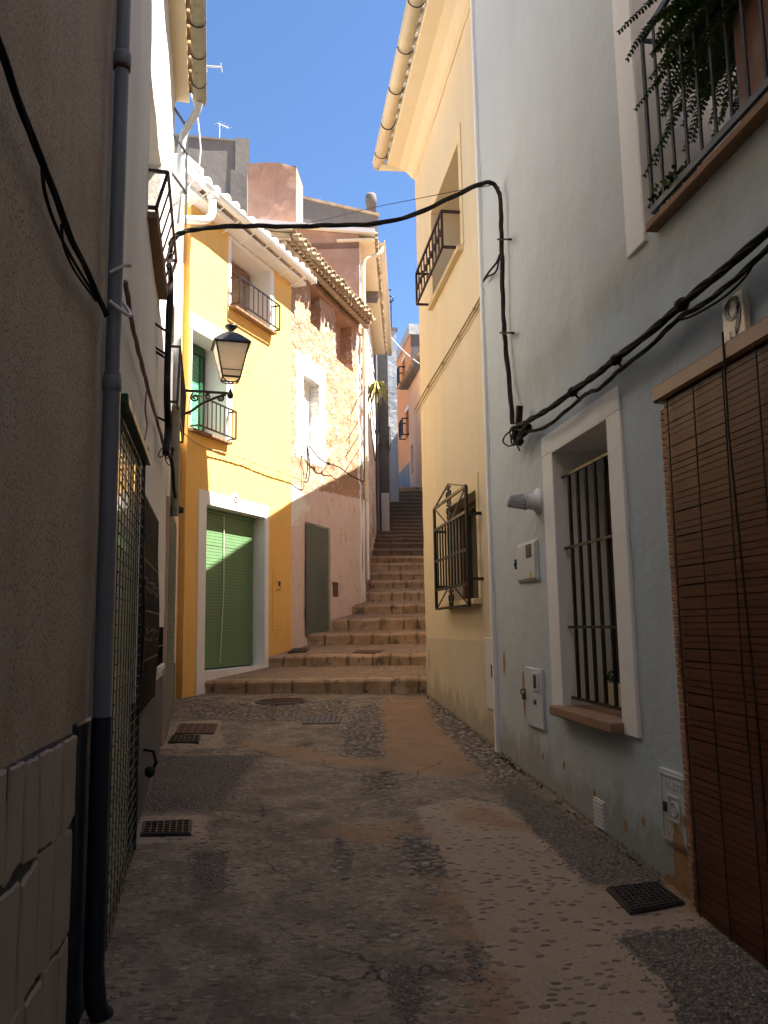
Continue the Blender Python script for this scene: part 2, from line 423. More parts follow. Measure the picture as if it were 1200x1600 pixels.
def groundmat(name, near=True):
    """worn street: mortar with embedded stones, bare gravel, cobbles, rust-coloured earth; patches come from the mesh attribute"""
    g = NT(name); P = g.pos()
    att = g.n('ShaderNodeAttribute', attribute_name='patch').outputs['Color']; a = g.sep(att)
    def thr(x, k, sc_, w=.07):
        e = g.math('ADD', x, g.math('MULTIPLY', g.math('SUBTRACT', g.noise(P, sc_, 6, .65), .5), k)); return g.ramp(e, (.5-w, 0), (.5+w, 1))
    flat = g.map(P, (1, 1, .02))
    big = g.noise(P, 1.3, 6, .6); fine = g.noise(P, 60, 4, .7)
    # base: worn concrete with flat stones
    wv = g.mix(.06, flat, g.noise(flat, 5, 3, col=True), 'ADD')
    f1 = g.vor(g.map(wv, (1, 1.7, 1)), 15); cc = g.sep(g.vor(g.map(wv, (1, 1.7, 1)), 15, 'F1', 'Color'))
    vis = g.math('MULTIPLY', g.ramp(f1, (.30, 1), (.44, 0)), g.math('MULTIPLY', g.ramp(cc[1], (.22, 0), (.32, 1)), g.ramp(g.noise(P, 2.1, 6, .65), (.36, .25), (.56, 1))))
    st = g.mix(cc[0], (.09,.074,.054), (.47,.39,.285)); st = g.mix(g.math('GREATER_THAN', cc[2], .90), st, (.62,.53,.43))
    mort = g.mix(big, (.225,.176,.122), (.39,.308,.212)); mort = g.mix(g.ramp(g.noise(P, 4.2, 7, .65), (.42, .75), (.56, 0)), mort, (.135,.108,.078))
    base = g.mix(g.math('MULTIPLY', vis, .92), mort, st); base = g.mix(g.math('MULTIPLY', g.ramp(g.noise(P, 24, 6, .75), (.42, 1), (.56, 0)), .42), base, (.065,.05,.038))
    hb = g.math('MULTIPLY', vis, .6)
    # tan mortar with small dark stones
    f2 = g.vor(g.map(wv, (1, 1.7, 1), loc=(4, 2, 0)), 15); c2 = g.sep(g.vor(g.map(wv, (1, 1.7, 1), loc=(4, 2, 0)), 15, 'F1', 'Color'))
    v2 = g.math('MULTIPLY', g.ramp(f2, (.24, 1), (.36, 0)), g.ramp(c2[1], (.42, 0), (.46, 1)))
    tan = g.mix(g.noise(P, 2.2, 6), (.315,.235,.155), (.43,.335,.235)); tan = g.mix(g.math('MULTIPLY', v2, .9), tan, g.mix(c2[0], (.085,.07,.062), (.24,.185,.15)))
    # rusty earth
    earth = g.mix(g.noise(P, 3.5, 7, .65), (.24,.13,.06), (.39,.245,.135)); v3 = g.ramp(g.noise(g.map(P, (9, 16, 1)), 1, 3), (.62, 0), (.7, .6)); earth = g.mix(v3, earth, (.38,.27,.18))
    # gravel / cobbles between the laid stones
    f4 = g.vor(flat, 70); c4 = g.sep(g.vor(flat, 70, 'F1', 'Color')); v4 = g.ramp(f4, (.25, 1), (.5, 0))
    grav = g.mix(v4, (.13,.108,.083), g.mix(c4[0], (.14,.12,.095), (.32,.275,.215)))
    m_t, m_e, m_g = thr(a[0], 1.1, 6, .05), thr(a[1], 1.5, 4, .16), thr(a[2], .9, 9, .04)
    col = g.mix(m_t, base, tan); col = g.mix(g.math('MULTIPLY', m_e, .85), col, earth); col = g.mix(m_g, col, grav)
    h = g.math('MULTIPLY', hb, g.math('SUBTRACT', 1, m_t)); h = g.math('ADD', h, g.math('MULTIPLY', g.math('MULTIPLY', v2, m_t), .5)); 
    h = g.math('MULTIPLY', h, g.math('SUBTRACT', 1, m_g)); h = g.math('ADD', h, g.math('MULTIPLY', g.math('MULTIPLY', v4, m_g), 1.3))
    # cracks in the old concrete
    cw = g.mix(.5, flat, g.noise(flat, 2.5, 5, col=True), 'ADD'); ck = g.ramp(g.vor(cw, 1.1, 'DISTANCE_TO_EDGE'), (.004, 1), (.013, 0))
    ck = g.math('MULTIPLY', g.math('MULTIPLY', ck, g.ramp(g.noise(flat, .8, 3), (.50, 0), (.58, 1))), g.math('SUBTRACT', 1, m_t)); col = g.mix(g.math('MULTIPLY', ck, .8), col, (.04,.033,.03))
    col = g.mix(g.ramp(fine, (.3, .35), (.55, 0)), col, (.06,.05,.042))
    n = g.bump(h, .9, .02); n = g.bump(g.noise(P, 14, 6, .65), .6, .015, n); n = g.bump(fine, .5, .006, n); n = g.bump(g.math('SUBTRACT', 1, ck), .6, .01, n)
    return g.done(col, g.ramp(g.noise(P, 3, 5), (.3, .62), (.7, .92)), n, spec=.35)
MAT['ground'] = groundmat('street_surface')
MAT['stepstone_dark'] = paint('dark_cobble_risers', (.155,.112,.08), .9, .5, scale=5)
def treadmat():
    g = NT('cobbled_tread'); P = g.pos(); flat = g.map(P, (1, 1, .05))
    wv = g.mix(.04, flat, g.noise(flat, 6, 3, col=True), 'ADD')
    f = g.vor(g.map(wv, (1, 1.3, 1)), 13); c = g.sep(g.vor(g.map(wv, (1, 1.3, 1)), 13, 'F1', 'Color')); v = g.ramp(f, (.28, 1), (.45, 0))
    st = g.mix(c[0], (.25,.19,.14), (.54,.44,.34)); mo = g.mix(g.noise(P, 3, 6), (.17,.115,.07), (.34,.24,.16))
    k = g.ramp(g.noise(P, 1.4, 4), (.40, .15), (.6, 1))
    col = g.mix(g.math('MULTIPLY', v, k), mo, st)
    h = g.bump(g.math('MULTIPLY', v, k), .9, .025); return g.done(col, .88, g.bump(g.noise(P, 40, 4), .5, .006, h))
MAT['tread'] = treadmat()
def pebblemat(name, lo, hi):
    g = NT(name); i = g.n('ShaderNodeNewGeometry').outputs['Random Per Island']; P = g.pos()
    col = g.mix(i, lo, hi); col = g.mix(g.ramp(g.math('FRACT', g.math('MULTIPLY', i, 7.3)), (.72, 0), (.8, .6)), col, (.36,.24,.16))
    col = g.mix(g.math('MULTIPLY', g.noise(P, 30, 5), .5), col, sc(lo, .8)); return g.done(col, .7, g.bump(g.noise(P, 80, 3), .3, .003))
MAT['cobble'] = pebblemat('river_cobbles', (.17,.135,.105), (.50,.42,.33))
MAT['pebble'] = pebblemat('dark_pebbles', (.12,.104,.083), (.36,.31,.25))
def ironcover():
    g = NT('cast_iron_cover'); P = g.obj(); n = g.noise(P, 9, 6, .65)
    col = g.mix(n, (.030,.026,.024), (.085,.07,.058)); return g.done(col, g.ramp(n, (.3, .45), (.7, .75)), g.bump(g.noise(P, 50, 3), .4, .003), metal=.5)
MAT['castiron'] = ironcover()
MAT['rustcover'] = paint('rusted_cover', (.10,.050,.035), .75, .3, rust=(.16,.075,.045), scale=6)
MAT['greycover'] = paint('grey_concrete_cover', (.15,.135,.13), .8, .2)
def leafmat(name, a, b):
    g = NT(name); i = g.n('ShaderNodeNewGeometry').outputs['Random Per Island']; P = g.obj()
    col = g.mix(i, a, b); col = g.mix(g.math('MULTIPLY', g.noise(P, 6), .5), col, sc(a, .6))
    g.b.inputs['Subsurface Weight'].default_value = 0
    return g.done(col, .55, None, spec=.3)
MAT['fern'] = leafmat('fern_green', (.035,.085,.018), (.13,.20,.045))
MAT['leaf'] = leafmat('leaf_green', (.03,.07,.015), (.10,.15,.04))
MAT['spider'] = leafmat('yellow_green_leaf', (.22,.24,.05), (.55,.47,.16))
def claddingmat():
    g = NT('cut_stone_panels'); P = g.pos(); i = g.n('ShaderNodeNewGeometry').outputs['Random Per Island']
    n = g.noise(P, 5, 6); col = g.mix(n, (.31,.26,.205), (.44,.375,.30)); col = g.mix(g.math('MULTIPLY', i, .3), col, (.36,.30,.24))
    return g.done(col, .85, g.bump(g.noise(P, 30, 5, .65), .6, .006, g.bump(n, .5, .012)))
MAT['clad'] = claddingmat()
def brickedge():
    g = NT('thin_brick_edging'); P = g.pos(); n = g.noise(P, 12, 5); return g.done(g.mix(n, (.22,.10,.055), (.42,.22,.13)), .9, g.bump(n, .4, .006))
MAT['brick'] = brickedge()
MAT['mortar'] = plaster('pale_mortar', (.55,.52,.47), .1)
MAT['darkroom'] = paint('dark_interior', (.02,.018,.016), .9, .2)
MAT['barewood'] = wood('old_cane_soffit', (.42,.29,.17), 0, .9)
MAT['patch'] = plaster('bare_brown_render', (.40,.24,.12), .2, lump=1.2, streak=.1)

# generic part builders ----------------------------------------------------------
def slat_curtain(fr, s0, s1, z0, z1, d, pitch, h, t, tilt=.25, sag=0):
    mb = MB(); n = int((z1-z0)/pitch)
    for k in range(n):
        z = z0 + k*pitch; j = random.uniform(-.002, .002); dj = random.uniform(-.002, .002)
        a = .5+.5*tilt
        mb.hexa([fr.pt(s0+j,d+dj,z),fr.pt(s1+j,d+dj,z),fr.pt(s1+j,d+dj-t,z+.002),fr.pt(s0+j,d+dj-t,z+.002),
                 fr.pt(s0+j,d+dj-t*tilt,z+h),fr.pt(s1+j,d+dj-t*tilt,z+h),fr.pt(s1+j,d+dj-t*1.2,z+h),fr.pt(s0+j,d+dj-t*1.2,z+h)])
    return mb
def tiles(fr, s0, s1, d_eave, z_eave, pitch_deg, rows=3, w=.21, L=.42, r=.085, jit=.012, white=False):
    """barrel tiles: channel course and cover course running up the roof"""
    mb = MB(); n = int((s1-s0)/w); c, sn = cos(radians(pitch_deg)), sin(radians(pitch_deg))
    up = fr.n*sn + V((0,0,c))
    for k in range(n+1):
        s = s0 + k*w
        for q in range(rows):
            a = q*(L-.07); j = random.uniform(-jit, jit); jd = random.uniform(-.03, .03) if q == 0 else 0
            p0 = fr.pt(s+j, d_eave-(a-jd)*c, z_eave+a*sn+.03*q*0+.045); p1 = fr.pt(s-j, d_eave-(a+L)*c, z_eave+(a+L)*sn+.045)
            p1.z += .0; p0.z += .012
            mb.half_pipe(p0, p1, r*1.08, r*.9, up)
            s2 = s + w/2; jd = random.uniform(-.02, .02) if q == 0 else 0
            q0 = fr.pt(s2+j, d_eave+.03-(a-jd)*c, z_eave+a*sn+.05); q1 = fr.pt(s2-j, d_eave+.03-(a+L)*c, z_eave+(a+L)*sn+.045)
            mb.half_pipe(q0, q1, r*.92, r*1.02, up, flip=True)
    return mb
def roof_slab(fr, s0, s1, d_eave, z_eave, pitch_deg, run, t=.08):
    c = tan(radians(pitch_deg)); mb = MB()
    a = lambda s, d, dz: fr.pt(s, d, z_eave + (d_eave-d)*c + dz)
    mb.hexa([a(s0,d_eave,-t),a(s1,d_eave,-t),a(s1,d_eave-run,-t),a(s0,d_eave-run,-t),a(s0,d_eave,0),a(s1,d_eave,0),a(s1,d_eave-run,0),a(s0,d_eave-run,0)])
    return mb
def catenary(p, q, sag, n=16, wob=0):
    p = V(p); q = V(q); out = []
    for k in range(n+1):
        t = k/n; x = p.lerp(q, t); x.z -= sag*4*t*(1-t)
        if wob: x += V((random.uniform(-wob,wob), 0, random.uniform(-wob,wob)))
        out.append(x)
    return out
def smooth_path(pts, n=6):
    pts = [V(p) for p in pts]; out = []
    for i in range(len(pts)-1):
        p0, p1, p2, p3 = pts[max(i-1,0)], pts[i], pts[i+1], pts[min(i+2,len(pts)-1)]
        for k in range(n):
            t = k/n; out.append(.5*((2*p1)+(p2-p0)*t+(2*p0-5*p1+4*p2-p3)*t*t+(3*p1-p0-3*p2+p3)*t**3))
    return out+[pts[-1]]
def twisted(pts, R, r, strands=3, turns=8, seg=6, jit=.0):
    mb = MB(); n = len(pts)
    for s in range(strands):
        out = []
        for i, p in enumerate(pts):
            t = (pts[min(i+1,n-1)]-pts[max(i-1,0)]).normalized(); a = t.cross(V((0.3,0,1))).normalized(); b = t.cross(a)
            an = 2*pi*(s/strands + turns*i/n) + noise.noise(p*3)*.6; rr = R*(1+.4*noise.noise(p*5+V((s*3,0,0))))
            out.append(p + a*cos(an)*rr + b*sin(an)*rr)
        mb.tube(out, r, seg)
    return mb

# ================================================================== frames of the facades
FL1 = Frame((-.70, 0), (0, 1), (1, 0)); FL2 = left_frame((-.70, 3.45), -4.2)
FO = left_frame((-1.27, 11.2), 29); FS = left_frame((.31, 14.06), 26); FT = left_frame((1.90, 17.3), 9.5)
FB = Frame((2.04, 0), (0, 1), (-1, 0)); FY = Frame((2.07, 0), (0, 1), (-1, 0))
def trim(fr, s0, s1, z0, z1, w, t=.012, bottom=False, wl=None, wr=None, wt=None):
    wl = w if wl is None else wl; wr = w if wr is None else wr; wt = w if wt is None else wt
    mb = MB(); d0 = -.02
    mb.box(fr, s0-wl, s0, d0, t, z0, z1).box(fr, s1, s1+wr, d0, t, z0, z1).box(fr, s0-wl, s1+wr, d0, t, z1, z1+wt)
    if bottom: mb.box(fr, s0-wl, s1+wr, d0, t, z0-w, z0)
    return mb
def railing(fr, s0, s1, d, z0, z1, nb, w=.022, dbot=None, mat='iron', parent=None, mid=False):
    """bowed window railing: frame with returns to the wall and a row of bars, each bar of one mesh"""
    dbot = d if dbot is None else dbot; mb = MB()
    T = [fr.pt(s0, -.03, z1), fr.pt(s0, d, z1), fr.pt(s1, d, z1), fr.pt(s1, -.03, z1)]
    B = [fr.pt(s0, -.03, z0), fr.pt(s0, dbot, z0), fr.pt(s1, dbot, z0), fr.pt(s1, -.03, z0)]
    for Q in (T, B):
        for a, b in zip(Q, Q[1:]): mb.bar(a, b, w, w*1.1)
    for k in range(nb+1):
        t = k/nb; a = B[1].lerp(B[2], t); b = T[1].lerp(T[2], t); ww = w if k in (0, nb) else w*.6
        mb.bar(a, b, ww, ww, up=fr.n)
    if mid:
        mb.bar(B[1].lerp(T[1], .5), B[2].lerp(T[2], .5), w*.8)
        for k in range(nb):
            t = (k+.5)/nb; c = B[1].lerp(B[2], t).lerp(T[1].lerp(T[2], t), .5)
            mb.lathe(c, [(.004,-.05),(.018,-.02),(.018,.02),(.004,.05)], 6)
    return mb.build('railing', MAT[mat], parent, label=None)
def digit(fr, s, z, d, size, ch, flip=False):
    """enamel house number drawn as a stroke of varying width"""
    mb = MB()
    if ch == '9':
        path = [(.30*cos(a)*.8, .25+.24*sin(a)) for a in [radians(20+k*18) for k in range(20)]]
        tail = [(.26*1.0, .30), (.27, .12), (.22, -.12), (.10, -.34), (-.06, -.44), (-.17, -.42), (-.21, -.33), (-.15, -.30)]
        P = [(path, [.05+.05*abs(cos(radians(20+k*18))) for k in range(20)]), (tail, [.05,.10,.10,.08,.05,.05,.08,.04])]
    else:
        up = [(.17*cos(a), .24+.20*sin(a)) for a in [radians(k*18) for k in range(21)]]
        lo = [(.22*cos(a), -.22+.25*sin(a)) for a in [radians(k*18) for k in range(21)]]
        P = [(up, [.04+.05*abs(cos(radians(k*18))) for k in range(21)]), (lo, [.04+.06*abs(cos(radians(k*18))) for k in range(21)])]
    sg = -1 if flip else 1
    for path, w in P:
        n = len(path); L = []; R = []
        for i, (x, y) in enumerate(path):
            a = path[max(0,i-1)]; b = path[min(n-1,i+1)]; tx, ty = b[0]-a[0], b[1]-a[1]; l = max(1e-6, sqrt(tx*tx+ty*ty)); nx, ny = -ty/l, tx/l
            L.append((x+nx*w[i]*.75, y+ny*w[i]*.75)); R.append((x-nx*w[i]*.75, y-ny*w[i]*.75))
        for i in range(n-1):
            q = [L[i], L[i+1], R[i+1], R[i]]
            mb.hexa([fr.pt(s+sg*x*size, d, z+y*size) for x, y in q] + [fr.pt(s+sg*x*size, d+.003, z+y*size) for x, y in q])
    return mb
def blob(fr, pts, d0, d1, jag=.02, sub=6):
    """irregular flat patch (a scab of bare render) with a broken outline"""
    out = []; n = len(pts)
    for i in range(n):
        a, b = pts[i], pts[(i+1) % n]
        for k in range(sub):
            t = k/sub; out.append((a[0]+(b[0]-a[0])*t+random.uniform(-jag, jag), a[1]+(b[1]-a[1])*t+random.uniform(-jag, jag)))
    mb = MB(); m = len(out)
    mb.add([fr.pt(s, d0, z) for s, z in out]+[fr.pt(s, d1, z) for s, z in out],
           [tuple(range(m, 2*m))]+[(i, (i+1) % m, m+(i+1) % m, m+i) for i in range(m)])
    return mb
def pxpoly(fr, P, d=0): return [fr.px(x, y, d) for x, y in P]

# ================================================================== left: beige house nearest the camera
H = thing('house', FL1.pt(-3, -2, 0), 'rough beige rendered house at near left with cut stone panels along its foot', 'house')
wall(FL1, -12, 3.36, -1.2, 10.5, depth=5, cell=.3, amp=.014, seed=2).build('wall', MAT['beige'], H)
mb = MB(); random.seed(3)
rows_ = [(-.05, .22), (.22, .56), (.56, .93), (.93, 1.235)]
for r, (za, zb) in enumerate(rows_):
    c = .7+random.uniform(0, .15)
    while c < 3.10:
        w = random.choice((.10, .13, .15, .18, .23))*random.uniform(.9, 1.15); a, b = c, min(c+w, 3.105)
        if 3.105-b < .07: b = 3.105
        c = b
        g_ = random.uniform(.004, .0085); t = random.uniform(.010, .017); j = lambda k=.03: random.uniform(-k, k)
        sl_ = .10*(b-a)*(r % 2)+.03
        q = [[a+g_+j(.008), za+g_+j(.02)], [b-g_+j(.008), za+g_+sl_*.3+j(.02)], [b-g_+j(.008), zb-g_+sl_*.3+j(.02)], [a+g_+j(.008), zb-g_+j(.02)]]
        if r == 3: q[2][1] = q[3][1] = 1.235+j(.006)
        n_ = 5; ring = []
        for k in range(4):
            p0, p1 = q[k], q[(k+1) % 4]
            for u in range(n_): ring.append((p0[0]+(p1[0]-p0[0])*u/n_+j(.004), p0[1]+(p1[1]-p0[1])*u/n_+j(.004)))
        cx_, cz_ = sum(p[0] for p in ring)/len(ring), sum(p[1] for p in ring)/len(ring); m_ = len(ring)
        vs = [FL1.pt(s, -.02, z) for s, z in ring]+[FL1.pt(s, t-.006, z) for s, z in ring]+[FL1.pt(s+(cx_-s)*.07, t+j(.0015), z+(cz_-z)*.05) for s, z in ring]
        mb.add(vs, [(L*m_+k, L*m_+(k+1) % m_, (L+1)*m_+(k+1) % m_, (L+1)*m_+k) for L in range(2) for k in range(m_)]+[tuple(range(2*m_, 3*m_))])
mb.build('stone_cladding', MAT['clad'], H)
mb = MB(); mb.box(FL1, .65, 3.112, -.02, .004, -.1, 1.24); mb.build('cladding_mortar', MAT['pipe_dark'], H)
MB().box(FL1, 3.115, 3.44, -.20, .014, -.1, 1.27).build('painted_plinth', MAT['pipe_dark'], H, bevel=.01, label='dark blue painted strip behind the drainpipe')
s_p, _ = FL1.px(172, 700, .06)
dp = MB()
P0 = lambda z, d=.06: FL1.pt(s_p, d, z)
dp.tube([P0(2.55), P0(4.05), P0(10.4)], .029, 14)
pipe = dp.build('drainpipe', MAT['pipe_grey'], H)
MB().tube([P0(1.27), P0(2.0), P0(2.62)], .034, 14).build('lower_pipe', MAT['pipe_grey'], pipe)
MB().tube([P0(.34), P0(.8), P0(1.275)], .0365, 14).tube([P0(.36), P0(.26, .07), FL1.pt(s_p+.02, .08, .22), FL1.pt(s_p+.05, .09, .20)], .038, 14).build('painted_foot', MAT['pipe_dark'], pipe)
for z in (4.02, 2.60):
    MB().lathe(P0(z-.06), [(.030, 0), (.038, .01), (.038, .06), (.030, .07)], 16).build('collar', MAT['pipe_grey'], pipe)
MB().lathe(P0(3.945), [(.030, 0), (.036, .004), (.036, .02), (.030, .024)], 16).build('clamp', MAT['rustiron'], pipe)
# cable on the beige wall
pts = smooth_path([FL1.on(x, y, .05) for x, y in [(-60, -60), (0, 75), (40, 190), (75, 275), (108, 365), (138, 428), (166, 492)]], 8)
c1 = twisted(pts, .0055, .0065, 3, 1.6).build('cable', MAT['cable'], None)
tag(c1, 'thick black twisted cable slanting down the beige wall at near left', 'cable', 'cables fixed along the house walls')
c2 = MB().tube(smooth_path([FL1.on(x, y, .03) for x, y in [(66, 262), (70, 300), (84, 345), (106, 392), (132, 436), (166, 488)]], 7), .006, 6)
c2.tube(smooth_path([FL1.on(x, y, .035) for x, y in [(96, 350), (100, 385), (118, 425), (150, 470)]], 7), .005, 6)
tag(c2.build('cable', MAT['cable'], None), 'thin pair of loose black wires hanging under the thick cable on the beige wall', 'cable', 'cables fixed along the house walls')
mb = MB(); mb.tube(smooth_path([FL1.pt(s_p-.06, .05, 3.02), FL1.pt(s_p-.03, .11, 3.07), FL1.pt(s_p+.03, .115, 3.09), FL1.pt(s_p+.05, .07, 3.10)], 6), .006, 6)
mb.tube(smooth_path([FL1.pt(s_p-.06, .05, 2.90), FL1.pt(s_p-.02, .115, 2.86), FL1.pt(s_p+.04, .11, 2.90), FL1.pt(s_p+.06, .05, 2.98)], 6), .008, 6)
mb.build('pipe_tie', MAT['wire_white'], pipe)

# ================================================================== left: long white house with grilles
H = thing('house', FL2.pt(4, -2.5, .4), 'long pale house on the left with mesh screen door, bellied window grille and sunlit top', 'house')
door = (.45, 1.75, .18, 2.64, .10); gr = (1.95, 3.30, 1.10, 2.44, .22); d2 = (4.75, 6.55, .52, 2.85, .10); upw = (1.83, 3.05, 4.34, 5.40, .30); nook = (5.1, 6.6, 3.85, 5.2, .25)
d2 = (5.0, 6.7, .5, 2.85, .08)
small = (3.95, 4.75, 1.28, 1.62, .10)
wall(FL2, 0, 4.95, -.8, 7.25, holes=[door, gr, upw, small], depth=5, cell=.2, amp=.010, seed=5).build('wall', MAT['white_left'], H)
wall(FL2, 4.953, 8.05, -.5, 6.5, holes=[d2, nook], depth=4.8, cell=.2, amp=.010, seed=6).build('wall', MAT['white_left'], H)
# eave, tiles, gutter
ze = 7.30
mb = MB(); mb.box(FL2, -1, 4.93, -.4, .15, ze-.06, ze); mb.build('soffit', MAT['yellow_soffit'], H)
tl = tiles(FL2, .1, 4.85, .19, ze+.01, 16).build('roof_tiles', MAT['tile'], H)
roof_slab(FL2, -1, 4.93, .15, ze+.09, 16, 3.5).build('roof', MAT['tile'], H)
gut = MB().half_pipe(FL2.pt(0, .255, ze+.03), FL2.pt(4.98, .255, ze+.0), .07, .07, (0,0,-1), .006, 8)
gut.tube([FL2.pt(0, .325, ze+.03), FL2.pt(4.98, .325, ze)], .009, 6)
gut.hexa([FL2.pt(4.98,.19,ze-.0),FL2.pt(4.99,.19,ze),FL2.pt(4.99,.25,ze-.075),FL2.pt(4.98,.25,ze-.075),FL2.pt(4.98,.325,ze+.01),FL2.pt(4.99,.325,ze+.01),FL2.pt(4.99,.33,ze),FL2.pt(4.98,.33,ze)])
gut = gut.build('gutter', MAT['pipe_mossy'], H)
for s in (3.3, 3.75, 4.2, 4.65):
    m = MB(); pts = [FL2.pt(s, .255+.078*cos(a), ze+.01-.078*sin(a)) for a in [pi*k/10 for k in range(11)]]; m.tube(pts, .006, 5); m.build('gutter_bracket', MAT['rustiron'], gut)
# downpipe of the white house: from the gutter end back to the wall and down
pp = [FL2.pt(4.9, .26, ze-.06), FL2.pt(4.95, .22, ze-.16), FL2.pt(5.05, .10, ze-.34), FL2.pt(5.08, .07, ze-.55), FL2.pt(5.2, .07, 5.5), FL2.pt(5.4, .07, 4.2)]
MB().tube(smooth_path(pp[:4], 4)+[FL2.pt(5.08, .07, 3.9)], .040, 12).build('downpipe', MAT['pipe_pale'], H)
MB().tube([FL2.pt(5.08, .07, 3.9), FL2.pt(5.1, .07, 3.2), FL2.pt(5.13, .07, 2.75)], .045, 12).build('downpipe', MAT['pipe_mossy'], H, label='lower paint-spattered end of the pale downpipe')
m = MB()
for z in (7.05, 6.75, 6.3): m.bar(FL2.pt(4.7, -.02, z), FL2.pt(5.1, .13, z), .02)
m.bar(FL2.pt(5.1, .13, 5.9), FL2.pt(5.1, .13, 7.1), .018).bar(FL2.pt(5.02, .05, 5.9), FL2.pt(5.1, .13, 6.8), .014)
m.build('wall_bracket', MAT['irongrey'], H)
# mesh screen door: glass behind, wire grid in front
w = MB().box(FL2, door[0], door[1], -.098, -.085, door[2], door[3]).build('door', MAT['green_dark'], H)
m = MB()
for a, b in ((door[0]+.02, door[1]-.02),): m.box(FL2, a, b, -.06, -.012, door[2]+.02, door[3]-.03)
m.build('pane', MAT['glass_mirror'], w)
m = MB(); random.seed(11)
nx = 10; nz = 42
for k in range(nx+1):
    s = door[0]-.02+(door[1]-door[0]+.04)*k/nx; m.bar(FL2.pt(s, .025, door[2]-.06), FL2.pt(s+random.uniform(-.003,.003), .025, door[3]), .0045)
for k in range(nz+1):
    z = door[2]-.05+(door[3]-door[2]+.05)*k/nz; j = random.uniform(-.006, .006); m.bar(FL2.pt(door[0]-.02, .029, z), FL2.pt(door[1]+.02, .027, z+j), .0055)
m.bar(FL2.pt(door[1]+.02, .026, door[2]-.07), FL2.pt(door[1]+.02, .026, door[3]), .018).bar(FL2.pt(door[0]-.02, .026, door[2]-.06), FL2.pt(door[1]+.02, .026, door[2]-.06), .02)
ms = m.build('mesh_screen', MAT['meshwire'], None)
tag(ms, 'wire mesh screen hung over the glass door beside the grey drainpipe', 'screen')
MB().box(FL2, door[0]-.08, door[1]+.12, -.01, .06, door[3]+.0, door[3]+.05).build('door_ledge', MAT['green_dark'], H, bevel=.004)
# bellied grille window
w = MB().box(FL2, gr[0], gr[1], -.215, -.19, gr[2], gr[3]).build('window', MAT['glass'], H)
m = MB(); m.box(FL2, gr[0], gr[1], -.195, -.17, gr[3]-.06, gr[3]+.0).box(FL2, gr[0], gr[0]+.06, -.195, -.17, gr[2], gr[3]-.06).box(FL2, gr[1]-.06, gr[1], -.195, -.17, gr[2], gr[3]-.06); m.build('frame', MAT['woodwin'], w)
def belly(z): 
    t = (z-gr[2])/(gr[3]-gr[2]); return .015+.022*max(0, sin(pi*min(1, t/.80)))**1.2
m = MB(); n = 13
for k in range(n+1):
    s = gr[0]-.05+(gr[1]-gr[0]+.1)*k/n
    pts = [FL2.pt(s, belly(gr[2]-.03+(gr[3]-gr[2]+.06)*q/10), gr[2]-.03+(gr[3]-gr[2]+.06)*q/10) for q in range(11)]
    m.tube(pts, .009 if k not in (0, n) else .012, 5)
for z in (gr[2]-.03, gr[2]+.30, gr[2]+.62, gr[2]+.95, gr[3]+.03):
    m.bar(FL2.pt(gr[0]-.05, belly(z), z), FL2.pt(gr[1]+.05, belly(z), z), .016, .010)
    for s in (gr[0]-.05, gr[1]+.05): m.bar(FL2.pt(s, -.02, z), FL2.pt(s, belly(z), z), .014)
for k in range(n):
    s = gr[0]-.05+(gr[1]-gr[0]+.1)*(k+.5)/n
    for z in (gr[2]+.46, gr[2]+.79): m.scroll(FL2.pt(s, belly(z)+.005, z), FL2.u, (0,0,1), .045, .005, 1.3, k)
for z in (gr[2]+.2, gr[2]+.5, gr[2]+.8, gr[2]+1.1):
    m.scroll(FL2.pt(gr[0]-.05, .5*belly(z), z), FL2.n, (0,0,1), .05, .006, 1.4, 1)
m.build('grille', MAT['iron'], H, label='black ironwork grille bellied out over the low window')
# iron lump under the grille, small hatch, little grey box
m = MB().tube([FL2.pt(2.6, -.02, .78), FL2.pt(2.6, .07, .76), FL2.pt(2.62, .09, .68), FL2.pt(2.6, .06, .62)], .013, 6); m.lathe(FL2.pt(2.6, .05, .58), [(.01,0),(.035,.02),(.035,.06),(.012,.08)], 8); m.build('iron_hook', MAT['iron'], H)
MB().box(FL2, 1.88, 2.12, -.02, .02, .42, .74).build('meter_hatch', MAT['irongrey'], H, bevel=.004)
m = MB(); m.box(FL2, small[0], small[1], -.095, -.08, small[2], small[3]); w = m.build('window', MAT['glass'], H)
m = MB()
for k in range(5): s = small[0]+.02+(small[1]-small[0]-.04)*k/4; m.bar(FL2.pt(s, .0, small[2]), FL2.pt(s, .0, small[3]), .014)
m.bar(FL2.pt(small[0], 0, small[2]+.17), FL2.pt(small[1], 0, small[2]+.17), .014); m.build('grille', MAT['iron'], w)
MB().box(FL2, small[0]-.04, small[1]+.04, -.02, .025, small[2]-.05, small[2]-.005).build('sill', MAT['white'], H)
# second door with slat curtain
MB().box(FL2, d2[0], d2[1], -.078, -.065, d2[2], d2[3]).build('door', MAT['woodwin'], H)
dc = slat_curtain(FL2, d2[0]-.02, d2[1]+.02, d2[2]+.02, d2[3]-.02, .035, .03, .022, .012).build('slat_curtain', MAT['greymesh'], None)
tag(dc, 'narrow grey green slat curtain over the doorway next to the orange house', 'door curtain')
m = MB(); m.box(FL2, d2[0]-.1, d2[0]-.03, -.01, .03, .4, d2[3]).box(FL2, d2[1]+.03, d2[1]+.1, -.01, .03, .4, d2[3]).box(FL2, d2[0]-.1, d2[1]+.1, -.01, .03, d2[3], d2[3]+.07); m.build('door_frame', MAT['farbeige'], H)
